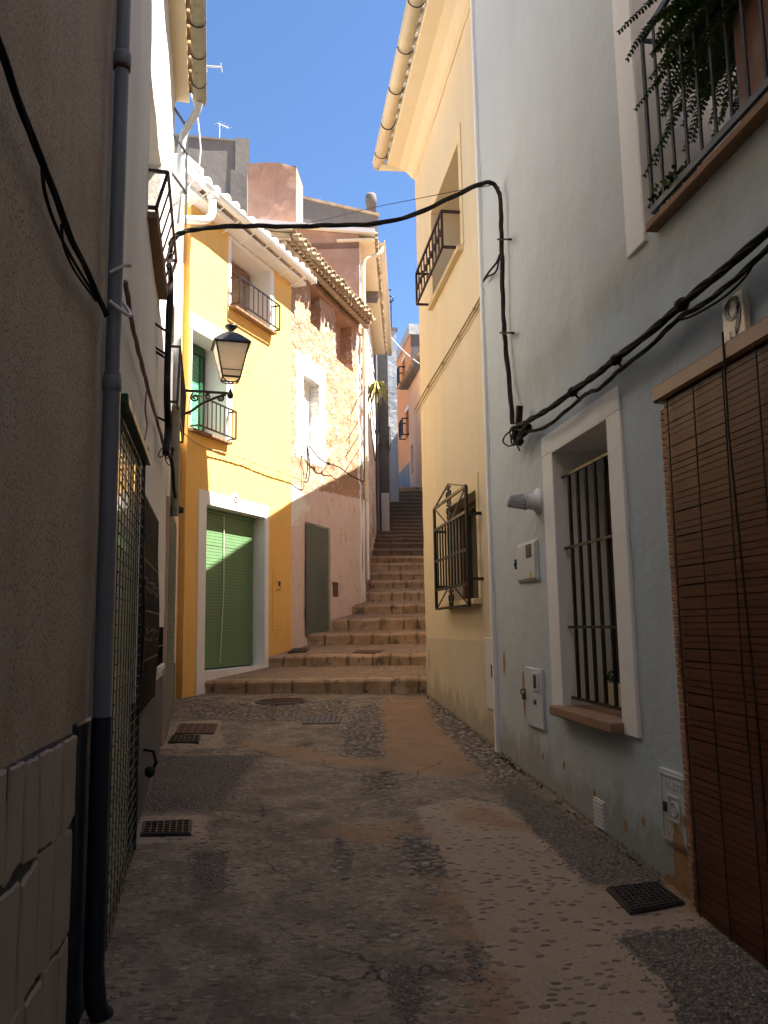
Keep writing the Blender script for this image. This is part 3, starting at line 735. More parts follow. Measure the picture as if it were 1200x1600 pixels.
# upper window with railing and tiled sill
w = MB().box(FL2, upw[0], upw[1], -.297, -.27, upw[2], upw[3]).build('window', MAT['glass'], H)
m = MB(); m.box(FL2, upw[0], upw[0]+.07, -.275, -.24, upw[2], upw[3]).box(FL2, upw[1]-.07, upw[1], -.275, -.24, upw[2], upw[3]).box(FL2, upw[0], upw[1], -.275, -.24, upw[3]-.07, upw[3]); m.build('frame', MAT['woodwin'], w)
MB().box(FL2, upw[0]-.05, upw[1]+.12, -.02, .07, upw[2]-.06, upw[2]-.012).build('sill', MAT['terracotta'], H, bevel=.004)
railing(FL2, upw[0]-.02, upw[1]+.12, .13, upw[2]+.03, upw[2]+.29, 6, .020, .06, 'rustiron', H)
MB().box(FL2, nook[0], nook[1], -.245, -.22, nook[2], nook[3]).build('window', MAT['glass'], H)
MB().box(FL2, nook[0]-.05, nook[1]+.05, -.02, .06, nook[2]-.06, nook[2]-.01).build('sill', MAT['woodorange'], H)
railing(FL2, nook[0]-.3, nook[1]+.05, .11, nook[2]+.02, nook[2]+.60, 9, .02, .09, 'iron', H)
# cables on the white wall
pts = smooth_path([FL2.on(x, y, .04) for x, y in [(196, 440), (205, 500), (218, 555), (232, 610), (246, 660), (258, 705)]], 8)
tag(twisted(pts, .006, .007, 3, 3).build('cable', MAT['cable_brown'], None), 'paint-spattered brown cable running down the pale left wall above the mesh screen', 'cable', 'cables fixed along the house walls')
m = MB().tube(smooth_path([FL2.on(x, y, .03) for x, y in [(229, 612), (227, 640), (230, 665), (226, 690), (231, 708), (226, 725), (232, 700)]], 6), .005, 5)
tag(m.build('cable', MAT['cable_brown'], None), 'thin wire dangling in a loop beside the brown cable on the pale left wall', 'cable', 'cables fixed along the house walls')

# black bundle crossing the street and dropping down both walls
L_end = FL2.on(268, 378, .10)
yl = L_end.y; R_top = FB.on(783, 345, .07)
arch = [(268, 378), (280, 366), (300, 359), (340, 355), (400, 353), (460, 354), (520, 352), (580, 350), (640, 338), (700, 311), (745, 290), (765, 285), (776, 293), (782, 312), (784, 345)]
A = []
for x, y in arch:
    t = min(1, (x-268)/(776-268)); A.append(aty(x, y, yl+(FB.on(776, 293, .07).y-yl)*t))
A = A[:-2]+[FB.on(782, 312, .07), R_top]
A = [FL2.on(264, 420, .09), FL2.on(266, 396, .09)]+A+[FB.on(x, y, .07) for x, y in [(784, 380), (785, 440), (787, 500), (791, 550), (797, 610), (801, 662)]]
A = smooth_path(A, 9)
bun = MB(); bun.tube(A, [.017+.003*noise.noise(p*4) for p in A], 8)
m2 = twisted(A, .012, .010, 3, 9); bun.add(m2.v, m2.f, True)
tag(bun.build('overhead_cable', MAT['cable'], None), 'thick black cable bundle arching over the street and dropping down the pale blue wall', 'cable')
m = MB(); pts = smooth_path([FL2.on(x, y, .09) for x, y in [(264, 415), (267, 440), (264, 500), (262, 560), (261, 620), (263, 670), (259, 708)]], 8)
m.tube(pts, [.028+.008*noise.noise(p*3) for p in pts], 8)
for y in (520, 556, 562, 660): p = FL2.on(263, y, .09); m.bar(p, p-FL2.n*.12-FL2.u*.25, .014)
pts = smooth_path([FL2.on(x, y, .08) for x, y in [(259, 708), (266, 712), (270, 735), (272, 765), (279, 795)]], 7); m.tube(pts, .018, 7)
random.seed(5)
for k in range(7):
    c = FL2.on(random.uniform(254, 268), random.uniform(705, 722), .07); m.ring(c, random.uniform(.03, .06), .005, (random.uniform(-1,1), random.uniform(-1,1), .4), 14)
m.lathe(FL2.on(280, 797, .08), [(.01,-.04),(.05,-.03),(.05,.03),(.01,.04)], 8)
tag(m.build('cable', MAT['cable'], None), 'thick black cable bundle hanging down the left wall to a knot of loose wires', 'cable', 'cables fixed along the house walls')
pw = [(286, -60), (287, 0), (288, 80), (297, 140), (307, 175), (312, 215), (313, 240), (308, 268), (290, 300), (268, 325)]
tag(MB().tube(smooth_path([aty(x, y, 8.55) for x, y in pw], 7), .009, 6).build('wire', MAT['wire_white'], None), 'slack white wire hanging from the left eave past the white downpipe', 'wire')

# ================================================================== wall lantern
Lp = FL2.on(277, 612, .03); Lp = aty(279, 612, 10.15); top = aty(360, 607, 10.25)
ex = (top-Lp); ex.z = 0; arm_len = ex.length; ex.normalize(); ez = V((0,0,1)); ey = ez.cross(ex)
La = thing('wall_lantern', Lp, 'black iron street lantern with frosted panes on a scrolled bracket before the orange house', 'lantern')
m = MB(); z0 = Lp.z
def q(a, z, b=0): return Lp + ex*a + ez*z + ey*b
m.bar(q(-.12, .02), q(arm_len, .02), .028, .03); m.bar(q(-.10, -.35), q(-.10, .10), .02, .05)
m.tube(smooth_path([q(-.08, -.30), q(.12, -.26), q(.28, -.14), q(.45, -.05), q(.58, .0)], 6), .018, 6)
m.scroll(q(.02, -.08), ex, ez, .075, .013, 1.5, .5); m.scroll(q(.20, -.06), ex, ez, .055, .012, 1.5, 2); m.scroll(q(.36, -.035), ex, ez, .035, .010, 1.4, 1); m.scroll(q(.52, -.045), ex, ez, .045, .011, 1.5, 3.5)
m.scroll(q(-.02, -.22), ex, ez, .06, .012, 1.5, 4)
m.lathe(q(arm_len, -.01), [(.01,-.04),(.03,-.03),(.042,.0),(.03,.04),(.02,.06),(.012,.09)], 10)
m.build('bracket', MAT['iron'], La, label='scrolled wrought iron bracket')
hb = aty(352.5, 592, 10.25).z; ht = aty(357, 541, 10.25).z; hx = aty(357, 560, 10.25)
c = V((top.x-.0, top.y, 0))
def ringpts(z, r): return [V((c.x+r*sx*ex.x*1.0+r*sy*ey.x, c.y+r*sx*ex.y+r*sy*ey.y, z)) for sx, sy in ((-1,-1),(1,-1),(1,1),(-1,1))]
rb, rt = .115, .205
B = ringpts(hb, rb*.95); Bm = ringpts(hb+.09, rb*1.08); T = ringpts(ht, rt)
m = MB()
for k in range(4):
    m.bar(B[k], T[k], .018); m.bar(B[k], B[(k+1)%4], .018); m.bar(T[k], T[(k+1)%4], .03, .03); m.bar(Bm[k], Bm[(k+1)%4], .016)
for k in range(4): m.tube(smooth_path([V((c.x, c.y, top.z+.06)), (B[k]+V((c.x,c.y,top.z+.10)))/2+(B[k]-V((c.x,c.y,hb)))*.25-V((0,0,.02)), B[k]], 6), .008, 6)
cage = m.build('lamp_cage', MAT['iron'], La)
for k in range(4):
    a, b, cc_, d_ = B[k].lerp(T[k], .04), B[(k+1)%4].lerp(T[(k+1)%4], .04), T[(k+1)%4].lerp(B[(k+1)%4], .02), T[k].lerp(B[k], .02)
    nrm = ((b-a).cross(d_-a)).normalized()*.003
    MB().hexa([a-nrm, b-nrm, cc_-nrm, d_-nrm, a+nrm, b+nrm, cc_+nrm, d_+nrm]).build('glass_pane', MAT['frosted'], La)
m = MB(); R0 = ringpts(ht+.0, rt*1.16); R1 = ringpts(ht+.035, rt*1.02); R2 = ringpts(ht+.12, rt*.60); R3 = ringpts(ht+.17, rt*.30)
vs = R0+R1+R2+R3; m.add(vs, [(i*4+k, i*4+(k+1)%4, (i+1)*4+(k+1)%4, (i+1)*4+k) for i in range(3) for k in range(4)]+[(3,2,1,0),(12,13,14,15)])
m.lathe((c.x, c.y, ht+.16), [(.06,0),(.045,.02),(.035,.05),(.045,.06),(.075,.085),(.085,.10),(.07,.12),(.03,.13),(.012,.15)], 14)
m.build('lamp_roof', MAT['iron'], La)
del m

# ================================================================== orange house
H = thing('house', FO.pt(1.7, -2.5, .7), 'bright orange house with white trim, green blinds and a white tiled eave', 'house')
dr = (.67, 2.35, 1.0, 3.36, .28); w1 = (.26, 1.18, 4.36, 5.82, .42); w2 = (1.26, 2.50, 6.52, 7.60, .46)
wall(FO, .18, 3.26, -.2, 7.68, holes=[dr, w1, w2], depth=5, cell=.18, amp=.008, seed=8).build('wall', MAT['orange'], H)
m = trim(FO, dr[0], dr[1], .70, dr[3], .2, .014, wl=.19, wr=.12, wt=.19); m.box(FO, dr[0], dr[1], -.27, .010, .5, 1.006)
m.build('door_surround', MAT['white'], H)
m = MB(); m.box(FO, w1[1], w1[1]+.14, -.02, .010, w1[2], w1[3]).box(FO, .185, w1[1]+.14, -.02, .010, w1[3], w1[3]+.24); m.build('window_surround', MAT['white'], H)
m = MB(); m.box(FO, w2[0]-.07, w2[1]+.12, -.02, .010, 7.602, 7.66).box(FO, w2[0]-.07, w2[0], -.02, .010, w2[2], 7.602).box(FO, w2[1], w2[1]+.12, -.02, .010, w2[2], 7.602); m.build('window_surround', MAT['white'], H)
def jambs(h, mat='white', bottom=True):
    m = MB(); s0, s1, z0, z1, dd = h; e = .006
    m.box(FO, s1-e, s1+.01, -dd, .004, z0, z1).box(FO, s0-.01, s0+e, -dd, .004, z0, z1).box(FO, s0+e, s1-e, -dd, .004, z1-e, z1+.01)
    m.box(FO, s0+e, s1-e, -dd-.01, -dd+.012, z0, z1)
    return m
m = jambs(dr); a = jambs(w1); m.add(a.v, a.f); a = jambs(w2); m.add(a.v, a.f); m.build('white_reveals', MAT['white'], H)
# door roller blind
bl = thing('roller_blind', FO.pt(1.5, -.12, 1.02), 'green slatted roller blind let down over the doorway of the orange house', 'blind', 'green blinds on the orange house')
slat_curtain(FO, dr[0]+.01, dr[1]-.03, dr[2]+.03, dr[3]-.05, -.19, .047, .043, .014, .2).build('slats', MAT['green'], bl)
m = MB(); m.tube([FO.pt(1.42, -.175, dr[3]-.05), FO.pt(1.43, -.17, 2.2), FO.pt(1.36, -.175, 1.1)], .007, 6); m.build('cord', MAT['wire_white'], bl)
MB().tube([FO.pt(dr[0]+.02, -.19, dr[3]-.045), FO.pt(dr[1]-.04, -.19, dr[3]-.045)], .035, 10).build('roll', MAT['green'], bl)
MB().box(FO, dr[0]+.01, dr[1]-.02, -.262, -.245, dr[2], dr[3]-.01).build('door', MAT['green_dark'], H)
# lower window
bl = thing('roller_blind', FO.pt(.7, -.36, 4.37), 'mint green slatted blind on the first floor window behind the lantern', 'blind', 'green blinds on the orange house')
slat_curtain(FO, w1[0]+.02, w1[0]+.70, w1[2]+.03, w1[3]-.14, -.35, .04, .036, .012, .2).build('slats', MAT['green2'], bl)
MB().box(FO, w1[0]+.01, w1[0]+.79, -.38, -.30, w1[3]-.15, w1[3]-.012).build('blind_box', MAT['green_dark'], bl, bevel=.01)
MB().box(FO, w1[0]+.70, w1[0]+.78, -.39, -.33, w1[2]+.01, w1[3]-.15).build('frame', MAT['green_dark'], bl)
MB().box(FO, w1[0]+.01, w1[1]-.01, -.405, -.385, w1[2]+.01, w1[3]-.01).build('window', MAT['glass'], H)
MB().box(FO, w1[0]-.06, w1[1]+.04, -.40, .09, w1[2]-.035, w1[2]+.006).build('sill', MAT['terracotta'], H, bevel=.004)
railing(FO, w1[0]-.02, w1[1]+.03, .15, w1[2]+.04, w1[2]+.46, 9, .02, None, 'iron', H)
# upper window
bl = thing('roller_blind', FO.pt(1.6, -.4, 6.55), 'brown slatted blind in the top floor window of the orange house', 'blind')
slat_curtain(FO, w2[0]+.02, w2[1]-.10, w2[2]+.03, w2[3]-.2, -.38, .04, .034, .012, .2).build('slats', MAT['barewood'], bl)
MB().box(FO, w2[0]+.01, w2[1]-.08, -.42, -.34, w2[3]-.22, w2[3]-.05).build('blind_box', MAT['woodrail'], bl, bevel=.01)
MB().box(FO, w2[0]-.03, w2[1]+.05, -.44, .11, w2[2]-.035, w2[2]+.006).build('sill', MAT['terracotta'], H, bevel=.004)
railing(FO, w2[0]-.02, w2[1]+.03, .17, w2[2]+.03, w2[2]+.46, 9, .02, None, 'iron', H)
# eave: soffit, gutter with brackets, tiles
MB().box(FO, -.25, 3.42, -.3, .22, 7.68, 7.74).build('soffit', MAT['white'], H)
g1 = MB().half_pipe(FO.pt(-.02, .32, 7.82), FO.pt(3.52, .32, 7.80), .062, .062, (0,0,-1), .006, 8); g1.tube([FO.pt(-.02, .381, 7.82), FO.pt(3.52, .381, 7.80)], .011, 6)
g1.box(FO, 3.515, 3.525, .26, .38, 7.735, 7.80)
gut = g1.build('gutter', MAT['pipe_white'], H)
for k in range(8):
    s = .12+k*.44; MB().bar(FO.pt(s, .0, 7.60), FO.pt(s, .32, 7.745), .014, .014).build('gutter_bracket', MAT['pipe_white'], gut)
pp = smooth_path([FO.pt(.24, .32, 7.77), FO.pt(.24, .32, 7.64), FO.pt(.23, .32, 7.48), FO.pt(.17, .29, 7.37), FO.pt(.02, .22, 7.30), FO.pt(-.12, .10, 7.27)], 5)
MB().tube(pp, .058, 12).lathe(FO.pt(.24, .32, 7.70), [(.06,0),(.085,.03),(.085,.07),(.06,.09)], 12).build('downpipe', MAT['pipe_white'], H, label='white swan neck pipe below the gutter')
tiles(FO, -.1, 3.40, .29, 7.84, 15, 4, .25).build('roof_tiles', MAT['tile_white'], H)
roof_slab(FO, -.3, 3.42, .20, 7.90, 15, 4.2).build('roof', MAT['tile'], H)
m = MB(); m.box(FO, -.42, .10, -.35, .30, 7.74, 8.12); m.build('eave_end', MAT['white'], H, bevel=.06, label='whitewashed masonry block closing the eave')
# painted drainpipe in the corner, hatch and bell
m = MB().tube([FO.pt(.09, -.10, .55), FO.pt(.09, -.10, 7.2)], .05, 12)
for z in (1.78, 4.4): m.lathe(FO.pt(.09, -.10, z), [(.05,0),(.06,.01),(.06,.09),(.05,.1)], 12)
m.build('drainpipe', MAT['orange'], H, label='orange painted drainpipe in the corner')
MB().box(FO, 2.62, 2.95, -.02, .012, 1.55, 2.55).build('meter_door', MAT['orange'], H, bevel=.004)
s, z = FO.px(434, 914); m = MB().box(FO, s-.07, s+.07, 0, .03, z-.08, z+.09); bx = m.build('meter_box', MAT['orange'], H, bevel=.006)
MB().box(FO, s-.035, s+.035, .025, .034, z-.02, z+.06).build('meter_window', MAT['irongrey'], bx)
s, z = FO.px(368, 778, .012); m = MB(); m.lathe(FO.pt(s, .0, z), [(.085, 0), (.085, .012), (.078, .016)], 20, FO.n); pq = m.build('house_number_plaque', MAT['white'], H)
digit(FO, s, z, .017, .15, '8').build('number', MAT['ink'], pq)
# wire along the orange wall
pts = smooth_path([FO.on(x, y, .07) for x, y in [(286, 676), (300, 688), (322, 700), (345, 706), (380, 716), (410, 728), (440, 738), (462, 746), (474, 752)]], 6)
wi = MB(); wi.tube(pts, .008, 6); wi2 = twisted(pts, .008, .006, 2, 18); wi.add(wi2.v, wi2.f, True)
for x, y in [(345, 706), (395, 722), (440, 738)]: wi.bar(FO.on(x, y, -.02), FO.on(x, y, .09), .006)
tag(wi.build('wire', MAT['cable_yellow'], None), 'yellowish wire strung across the orange facade above the door', 'wire')

# ================================================================== stone house
H = thing('house', FS.pt(1.9, -2.5, 1.4), 'old house with crumbling pink rubble front and a rough clay tile eave', 'house')
sd = (.60, 1.68, 1.42, 3.44, .12); sw = (.57, 1.32, 4.92, 6.20, .24)
n1 = FS.px(524, 560); niche = (2.18, 3.16, 7.0, 8.04, .28); n2 = FS.px(486, 480); nich2 = (.92, 1.38, 7.3, 8.04, .22)
def stone_d(s, z):
    k = min(1, max(0, (z-4.1-.05*s)/.3)); v = noise.voronoi(V((s*4.2, z*5.5, 3)))[0]
    return k*(.025*min(1, (v[1]-v[0])*2.2) + .03*noise.noise(V((s*3, z*3, 1))) - .03)
mb = wall(FS, 0, 3.78, -.1, 8.10, holes=[sd, sw, niche, nich2], depth=5, cell=.05, amp=.014, dfun=stone_d, seed=12, warp=.03)
o = mb.build('wall', MAT['rubble'], H)
def mask(o, fn, name='kind_mask'):
    at = o.data.color_attributes.new(name, 'FLOAT_COLOR', 'POINT'); w0 = o.location.copy(); p = o.parent
    while p: w0 += p.location; p = p.parent
    buf = []
    for v in o.data.vertices: buf += fn(v.co+w0)
    at.data.foreach_set('color', buf)
def stone_mask(p):
    q = p-FS.p0; s, z = q.dot(FS.u), p.z
    sm = max(0, min(1, .5+(4.05+.07*s-.25*max(0, 1-s/1.0)-z)*2.5))
    a = max(abs(s-.95)-.55, abs(z-5.6)-.85); wh = max(0, min(1, .78-a*2.2)) if a > -.4 else .8
    wh = max(wh, max(0, min(1, (s-3.30)*2.6))); wh = max(wh, .62-abs(s-.0)*1.5-abs(z-7.6)*.6, .60-abs(s-1.55)*1.5-abs(z-7.5)*.5)
    if z < 4.1 and s < 1.6: wh = max(wh, .7-.45*abs(z-3.75)-.25*s)
    return [sm, max(0, wh), 0, 1]
mask(o, stone_mask)
dc = slat_curtain(FS, sd[0]-.03, sd[1]+.03, sd[2]+.04, sd[3]+.03, .036, .03, .02, .012).build('slat_curtain', MAT['greymesh'], None)
tag(dc, 'grey green slat curtain hanging over the doorway of the pink stone house', 'door curtain')
MB().box(FS, sd[0], sd[1], -.11, -.09, sd[2], sd[3]).build('door', MAT['woodwin'], H)
MB().box(FS, sw[0]+.02, sw[1], -.235, -.215, sw[2], sw[3]).build('blocked_window', MAT['white'], H, label='whitewashed blocking of the small window')
s, z = FS.px(524, 921); MB().box(FS, s-.13, s+.13, -.01, .012, z-.14, z+.14).build('meter_hatch', MAT['rustcover'], H, bevel=.004)
m = MB(); zt = 8.10
for k in range(26):
    s = -.60+k*.16; m.tube([FS.pt(s, -.5, zt+.17), FS.pt(s, .30, zt+.02)], .022, 6)
m.hexa([FS.pt(-.7,-.6,zt+.22),FS.pt(3.52,-.6,zt+.22),FS.pt(3.52,.30,zt+.05),FS.pt(-.7,.30,zt+.05),FS.pt(-.7,-.6,zt+.26),FS.pt(3.52,-.6,zt+.26),FS.pt(3.52,.30,zt+.09),FS.pt(-.7,.30,zt+.09)])
m.tube([FS.pt(-.7, .20, zt+.0), FS.pt(3.5, .20, zt-.01)], .05, 8); m.build('cane_soffit', MAT['barewood'], H)
tiles(FS, -.68, 3.46, .40, zt+.10, 14, 4, .20, jit=.03).build('roof_tiles', MAT['tile_old'], H)
roof_slab(FS, -.7, 3.5, .30, zt+.17, 14, 4.5).build('roof', MAT['tile_old'], H)
m = MB().box(FS, -.1, 3.78, -.3, .02, 8.0, 8.16); m.build('wall_plate', MAT['pink'], H)
pts = smooth_path([FS.on(x, y, .09) for x, y in [(478, 748), (481, 725), (480, 700), (484, 698), (498, 715), (512, 724), (530, 730), (548, 743), (566, 752)]], 6)
m = MB(); m.tube(pts, .012, 6); m.tube(smooth_path([FS.on(x, y, .09) for x, y in [(481, 700), (484, 730), (481, 752), (474, 752)]], 6), .011, 6)
m.lathe(FS.on(513, 724, .09), [(.01,-.05),(.03,-.03),(.03,.03),(.01,.05)], 8, FS.u)
for x, y in [(481, 700), (513, 724), (548, 743)]: m.bar(FS.on(x, y, -.03), FS.on(x, y, .1), .010)
tag(m.build('cable', MAT['cable'], None), 'black cable looping across the pink rubble front above its slat curtain', 'cable', 'cables fixed along the house walls')

MAT['white3'] = plaster('stained_whitewash', (.76,.73,.68), .06, bands=((3.5,(.30,.26,.23)),), streak=.4, peel=((.42,.26,.16), 9.0, .42))
# ================================================================== third house on the left with pink gable
H = thing('house', FT.pt(4, -3, 2.3), 'narrow white fronted house by the steps with a bare pink gable above the stone house', 'house')
td = (1.2, 1.9, 2.9, 4.7, .15); tw = (2.6, 3.3, 6.3, 7.7, .15)
wall(FT, 0, 7.7, 0, 10.15, holes=[td, tw], depth=6, cell=.22, amp=.015, seed=21, mi_body=1).build('wall', [MAT['white3'], MAT['pink']], H)
MB().box(FT, td[0], td[1], -.145, -.12, td[2], td[3]).build('door', MAT['woodwin'], H)
MB().box(FT, tw[0], tw[1], -.145, -.12, tw[2], tw[3]).build('window', MAT['woodwin'], H)
m = MB(); m.box(FT, -.05, 7.75, -.5, .34, 10.15, 10.21); m.build('soffit', MAT['yellow_soffit'], H)
tiles(FT, .05, 7.7, .40, 10.23, 9, 2, .21).build('roof_tiles', MAT['tile_old'], H)
m = MB(); a = lambda s, d, z: FT.pt(s, d, z)
m.hexa([a(-.12,.36,10.30),a(7.8,.36,10.30),a(7.8,-6,11.05),a(-.12,-6,11.05),a(-.12,.36,10.40),a(7.8,.36,10.40),a(7.8,-6,11.15),a(-.12,-6,11.15)])
m.build('roof', MAT['tile_white'], H)
MB().hexa([a(.0,.0,10.0),a(.25,.0,10.0),a(.25,-6,10.0),a(.0,-6,10.0),a(.0,.0,10.32),a(.25,.0,10.32),a(.25,-6,11.06),a(.0,-6,11.06)]).build('gable_wall', MAT['pink'], H)
gut = MB().half_pipe(FT.pt(.1, .50, 10.22), FT.pt(7.75, .50, 10.16), .075, .075, (0,0,-1), .006, 8).tube([FT.pt(.1, .575, 10.22), FT.pt(7.75, .575, 10.16)], .010, 6).build('gutter', MAT['pipe_cream'], H)
m = MB(); m.tube(smooth_path([FT.pt(.25, .50, 10.14), FT.pt(.2, .45, 9.95), FT.pt(.12, .12, 9.75), FT.pt(.1, .08, 9.4)], 5)+[FT.pt(.1, .08, 4.3)], .05, 10); m.build('downpipe', MAT['pipe_cream'], H)
MB().tube([FT.pt(.55, .07, 8.0), FT.pt(.55, .07, 2.6)], .045, 10).build('downpipe', MAT['pipe_white'], H, label='white lower downpipe ending above the steps')
# masonry stack, parapet and pot chimney on this roof
def ybox(m, x0, x1, y0, y1, z0, z1, tw=0): return m.hexa([(x0,y0,z0),(x1,y0-tw,z0),(x1,y1,z0),(x0,y1,z0),(x0,y0,z1),(x1,y0-tw,z1),(x1,y1,z1),(x0,y1,z1)])
c0 = aty(387, 330, 18.2); c1 = aty(464, 262, 18.2)
FC = Frame((c0.x, 18.2), (cos(radians(12)), -sin(radians(12))), (-sin(radians(12)), -cos(radians(12))))
wd = (c1.x-c0.x)*1.0; zc = aty(425, 258, 18.2).z
wall(FC, 0, wd, 9.8, zc, depth=.9, cell=.12, amp=.05, seed=33, warp=.04, top=lambda s: zc-.02-.10*max(0, (s-wd*.62)/(wd*.38))**2+.03*sin(s*4)).build('chimney_stack', MAT['pink'], H, label='stubby pink rendered stack with rounded top')
g0 = aty(440, 330, 20.0); g1 = aty(590, 340, 20.0); zl = aty(464, 305, 20).z; zr = aty(588, 338, 20).z
m = MB(); m.hexa([(g0.x-.5,20,10),(g1.x,20,10),(g1.x,20.4,10),(g0.x-.5,20.4,10),(g0.x-.5,20,zl+.1),(g1.x,20,zr),(g1.x,20.4,zr),(g0.x-.5,20.4,zl+.1)])
m.build('parapet', MAT['conc'], H, label='sloping grey parapet')
m = MB(); n_ = 16
for k in range(n_): 
    t = k/n_; t1 = (k+.96)/n_; x0 = g0.x-.5+(g1.x-g0.x+.55)*t; x1 = g0.x-.5+(g1.x-g0.x+.55)*t1; za = zl+.1+(zr-zl-.1)*t; zb = zl+.1+(zr-zl-.1)*t1
    m.hexa([(x0,19.94,za+.003),(x1,19.94,zb+.003),(x1,20.45,zb+.003),(x0,20.45,za+.003),(x0,19.94,za+.05),(x1,19.94,zb+.065),(x1,20.45,zb+.065),(x0,20.45,za+.05)])
m.build('coping_tiles', MAT['tile_old'], H)
p = aty(580, 338, 20.6); zt = aty(580, 305, 20.6).z
MB().lathe((p.x, 20.6, p.z-.6), [(.13,0),(.13,zt-p.z+.30),(.15,zt-p.z+.31),(.15,zt-p.z+.55),(.12,zt-p.z+.62)], 14).build('chimney_pot', MAT['conc'], H)
# cables and the plant on this front
m = MB(); m.tube(smooth_path([FT.on(x, y, .1) for x, y in [(567, 752), (569, 740), (569, 640), (570, 608), (575, 602), (580, 625), (584, 665), (590, 690)]], 6), .014, 6)
m.tube(smooth_path([FT.on(x, y, .1) for x, y in [(578, 640), (583, 700), (587, 720), (591, 690), (594, 650)]], 6), .012, 6)
for y in (645, 668, 690, 720): m.bar(FT.on(569, y, -.02), FT.on(569, y, .11), .012)
tag(m.build('cable', MAT['cable'], None), 'black cable hooked up the narrow white front beside the steps', 'cable', 'cables fixed along the house walls')
random.seed(9)
bp = FT.on(588, 602, .22)
pl = thing('hanging_plant', bp, 'spiky yellow green plant hanging on the narrow white front above the steps', 'plant')
m = MB()
for k in range(70):
    a = random.uniform(0, 2*pi); L = random.uniform(.45, .95); el = random.uniform(.2, 1.3); w = random.uniform(.018, .034)
    dirh = V((cos(a), sin(a), 0)); pts = [bp+dirh*(L*.62*t*cos(el*.6))+V((0,0,L*(.75*sin(el)*t-1.15*t*t))) for t in [q/5 for q in range(6)]]
    sd_ = dirh.cross(V((0,0,1))); vs = []
    for i, p in enumerate(pts): ww = w*(1-(i/5)**2*.95); vs += [p-sd_*ww, p+V((0,0,-.008)), p+sd_*ww]
    m.add(vs, [f for i in range(5) for f in ((i*3,i*3+1,i*3+4,i*3+3),(i*3+1,i*3+2,i*3+5,i*3+4))])
m.build('foliage', MAT['spider'], pl)
MB().lathe(bp-V((0,0,.22)), [(.09,0),(.13,.2),(.14,.22),(.11,.22)], 12).build('pot', MAT['terracotta'], pl)

# ================================================================== houses further up
y4 = 25.6; xr4 = aty(607, 650, y4).x
H = thing('house', (xr4-1, y4+2, 4.6), 'dark grey shaded house wall standing out beside the stairs below the far gutter', 'house')
F4 = Frame((xr4-2.2, y4), (1, 0), (0, -1))
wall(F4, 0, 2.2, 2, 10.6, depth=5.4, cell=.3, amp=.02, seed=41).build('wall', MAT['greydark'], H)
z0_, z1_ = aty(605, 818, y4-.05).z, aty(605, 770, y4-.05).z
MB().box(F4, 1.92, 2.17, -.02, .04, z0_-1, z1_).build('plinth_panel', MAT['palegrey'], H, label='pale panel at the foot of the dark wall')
MB().tube([F4.pt(1.80, .06, 3), F4.pt(1.80, .06, 10.4)], .05, 8).build('downpipe', MAT['pipe_grey'], H)
a0 = aty(602, 702, y4-.25); a1 = aty(609, 668, y4-.25)
m = MB(); w_ = .016
for k in range(5): x = a0.x+(a1.x-a0.x)*k/4; m.bar((x, y4-.3, a0.z), (x, y4-.3, a1.z), w_)
for z in (a0.z, a1.z): m.bar((a0.x, y4-.3, z), (a1.x, y4-.3, z), w_*1.2); m.bar((a1.x, y4-.3, z), (a1.x, y4+.1, z), w_)
m.build('railing', MAT['iron'], H)
y5 = 31.5; xa = aty(605, 640, y5).x; xb = aty(621, 640, y5).x; zt5 = aty(612, 516, y5).z
H = thing('house', (xa, y5+2, 6.6), 'tall pale grey house end seen edge on at the head of the stairs', 'house')
F5 = Frame((xa-3, y5), (1, 0), (0, -1))
wall(F5, 0, xb-xa+3, 4, zt5, depth=5, cell=.3, amp=.03, seed=43).build('wall', MAT['palegrey'], H)
MB().box(F5, -.1, xb-xa+3.06, -5.1, .06, zt5+.002, zt5+.10).build('coping', MAT['conc'], H)
MB().box(F5, xb-xa+2.7, xb-xa+3.35, -5.0, -3.5, zt5-2.0, zt5-.01).build('rear_wing', MAT['patch'], H, label='rough tan rear wing below the coping')
# roof mast
mp = aty(608, 516, y5+1.5); zm = aty(608, 448, y5+1.5).z
m = MB(); r = .03
m.bar((mp.x-.1, y5+1.5, mp.z-.4), (mp.x-.1, y5+1.5, zm), .05); m.bar((mp.x+.10, y5+1.5, mp.z-.4), (mp.x+.10, y5+1.5, zm-.6), .04)
m.bar((mp.x-.22, y5+1.5, zm-.15), (mp.x+.12, y5+1.5, zm-.15), .04); m.ring((mp.x+.06, y5+1.5, zm-.55), .14, .03, (0,1,0), 14)
for k in range(4): z = mp.z+.2+.35*k; m.bar((mp.x-.1, y5+1.5, z), (mp.x+.10, y5+1.5, z+.12), .025)
tag(m.build('roof_mast', MAT['iron'], None), 'black iron mast with a ring against the sky above the far grey house', 'mast')
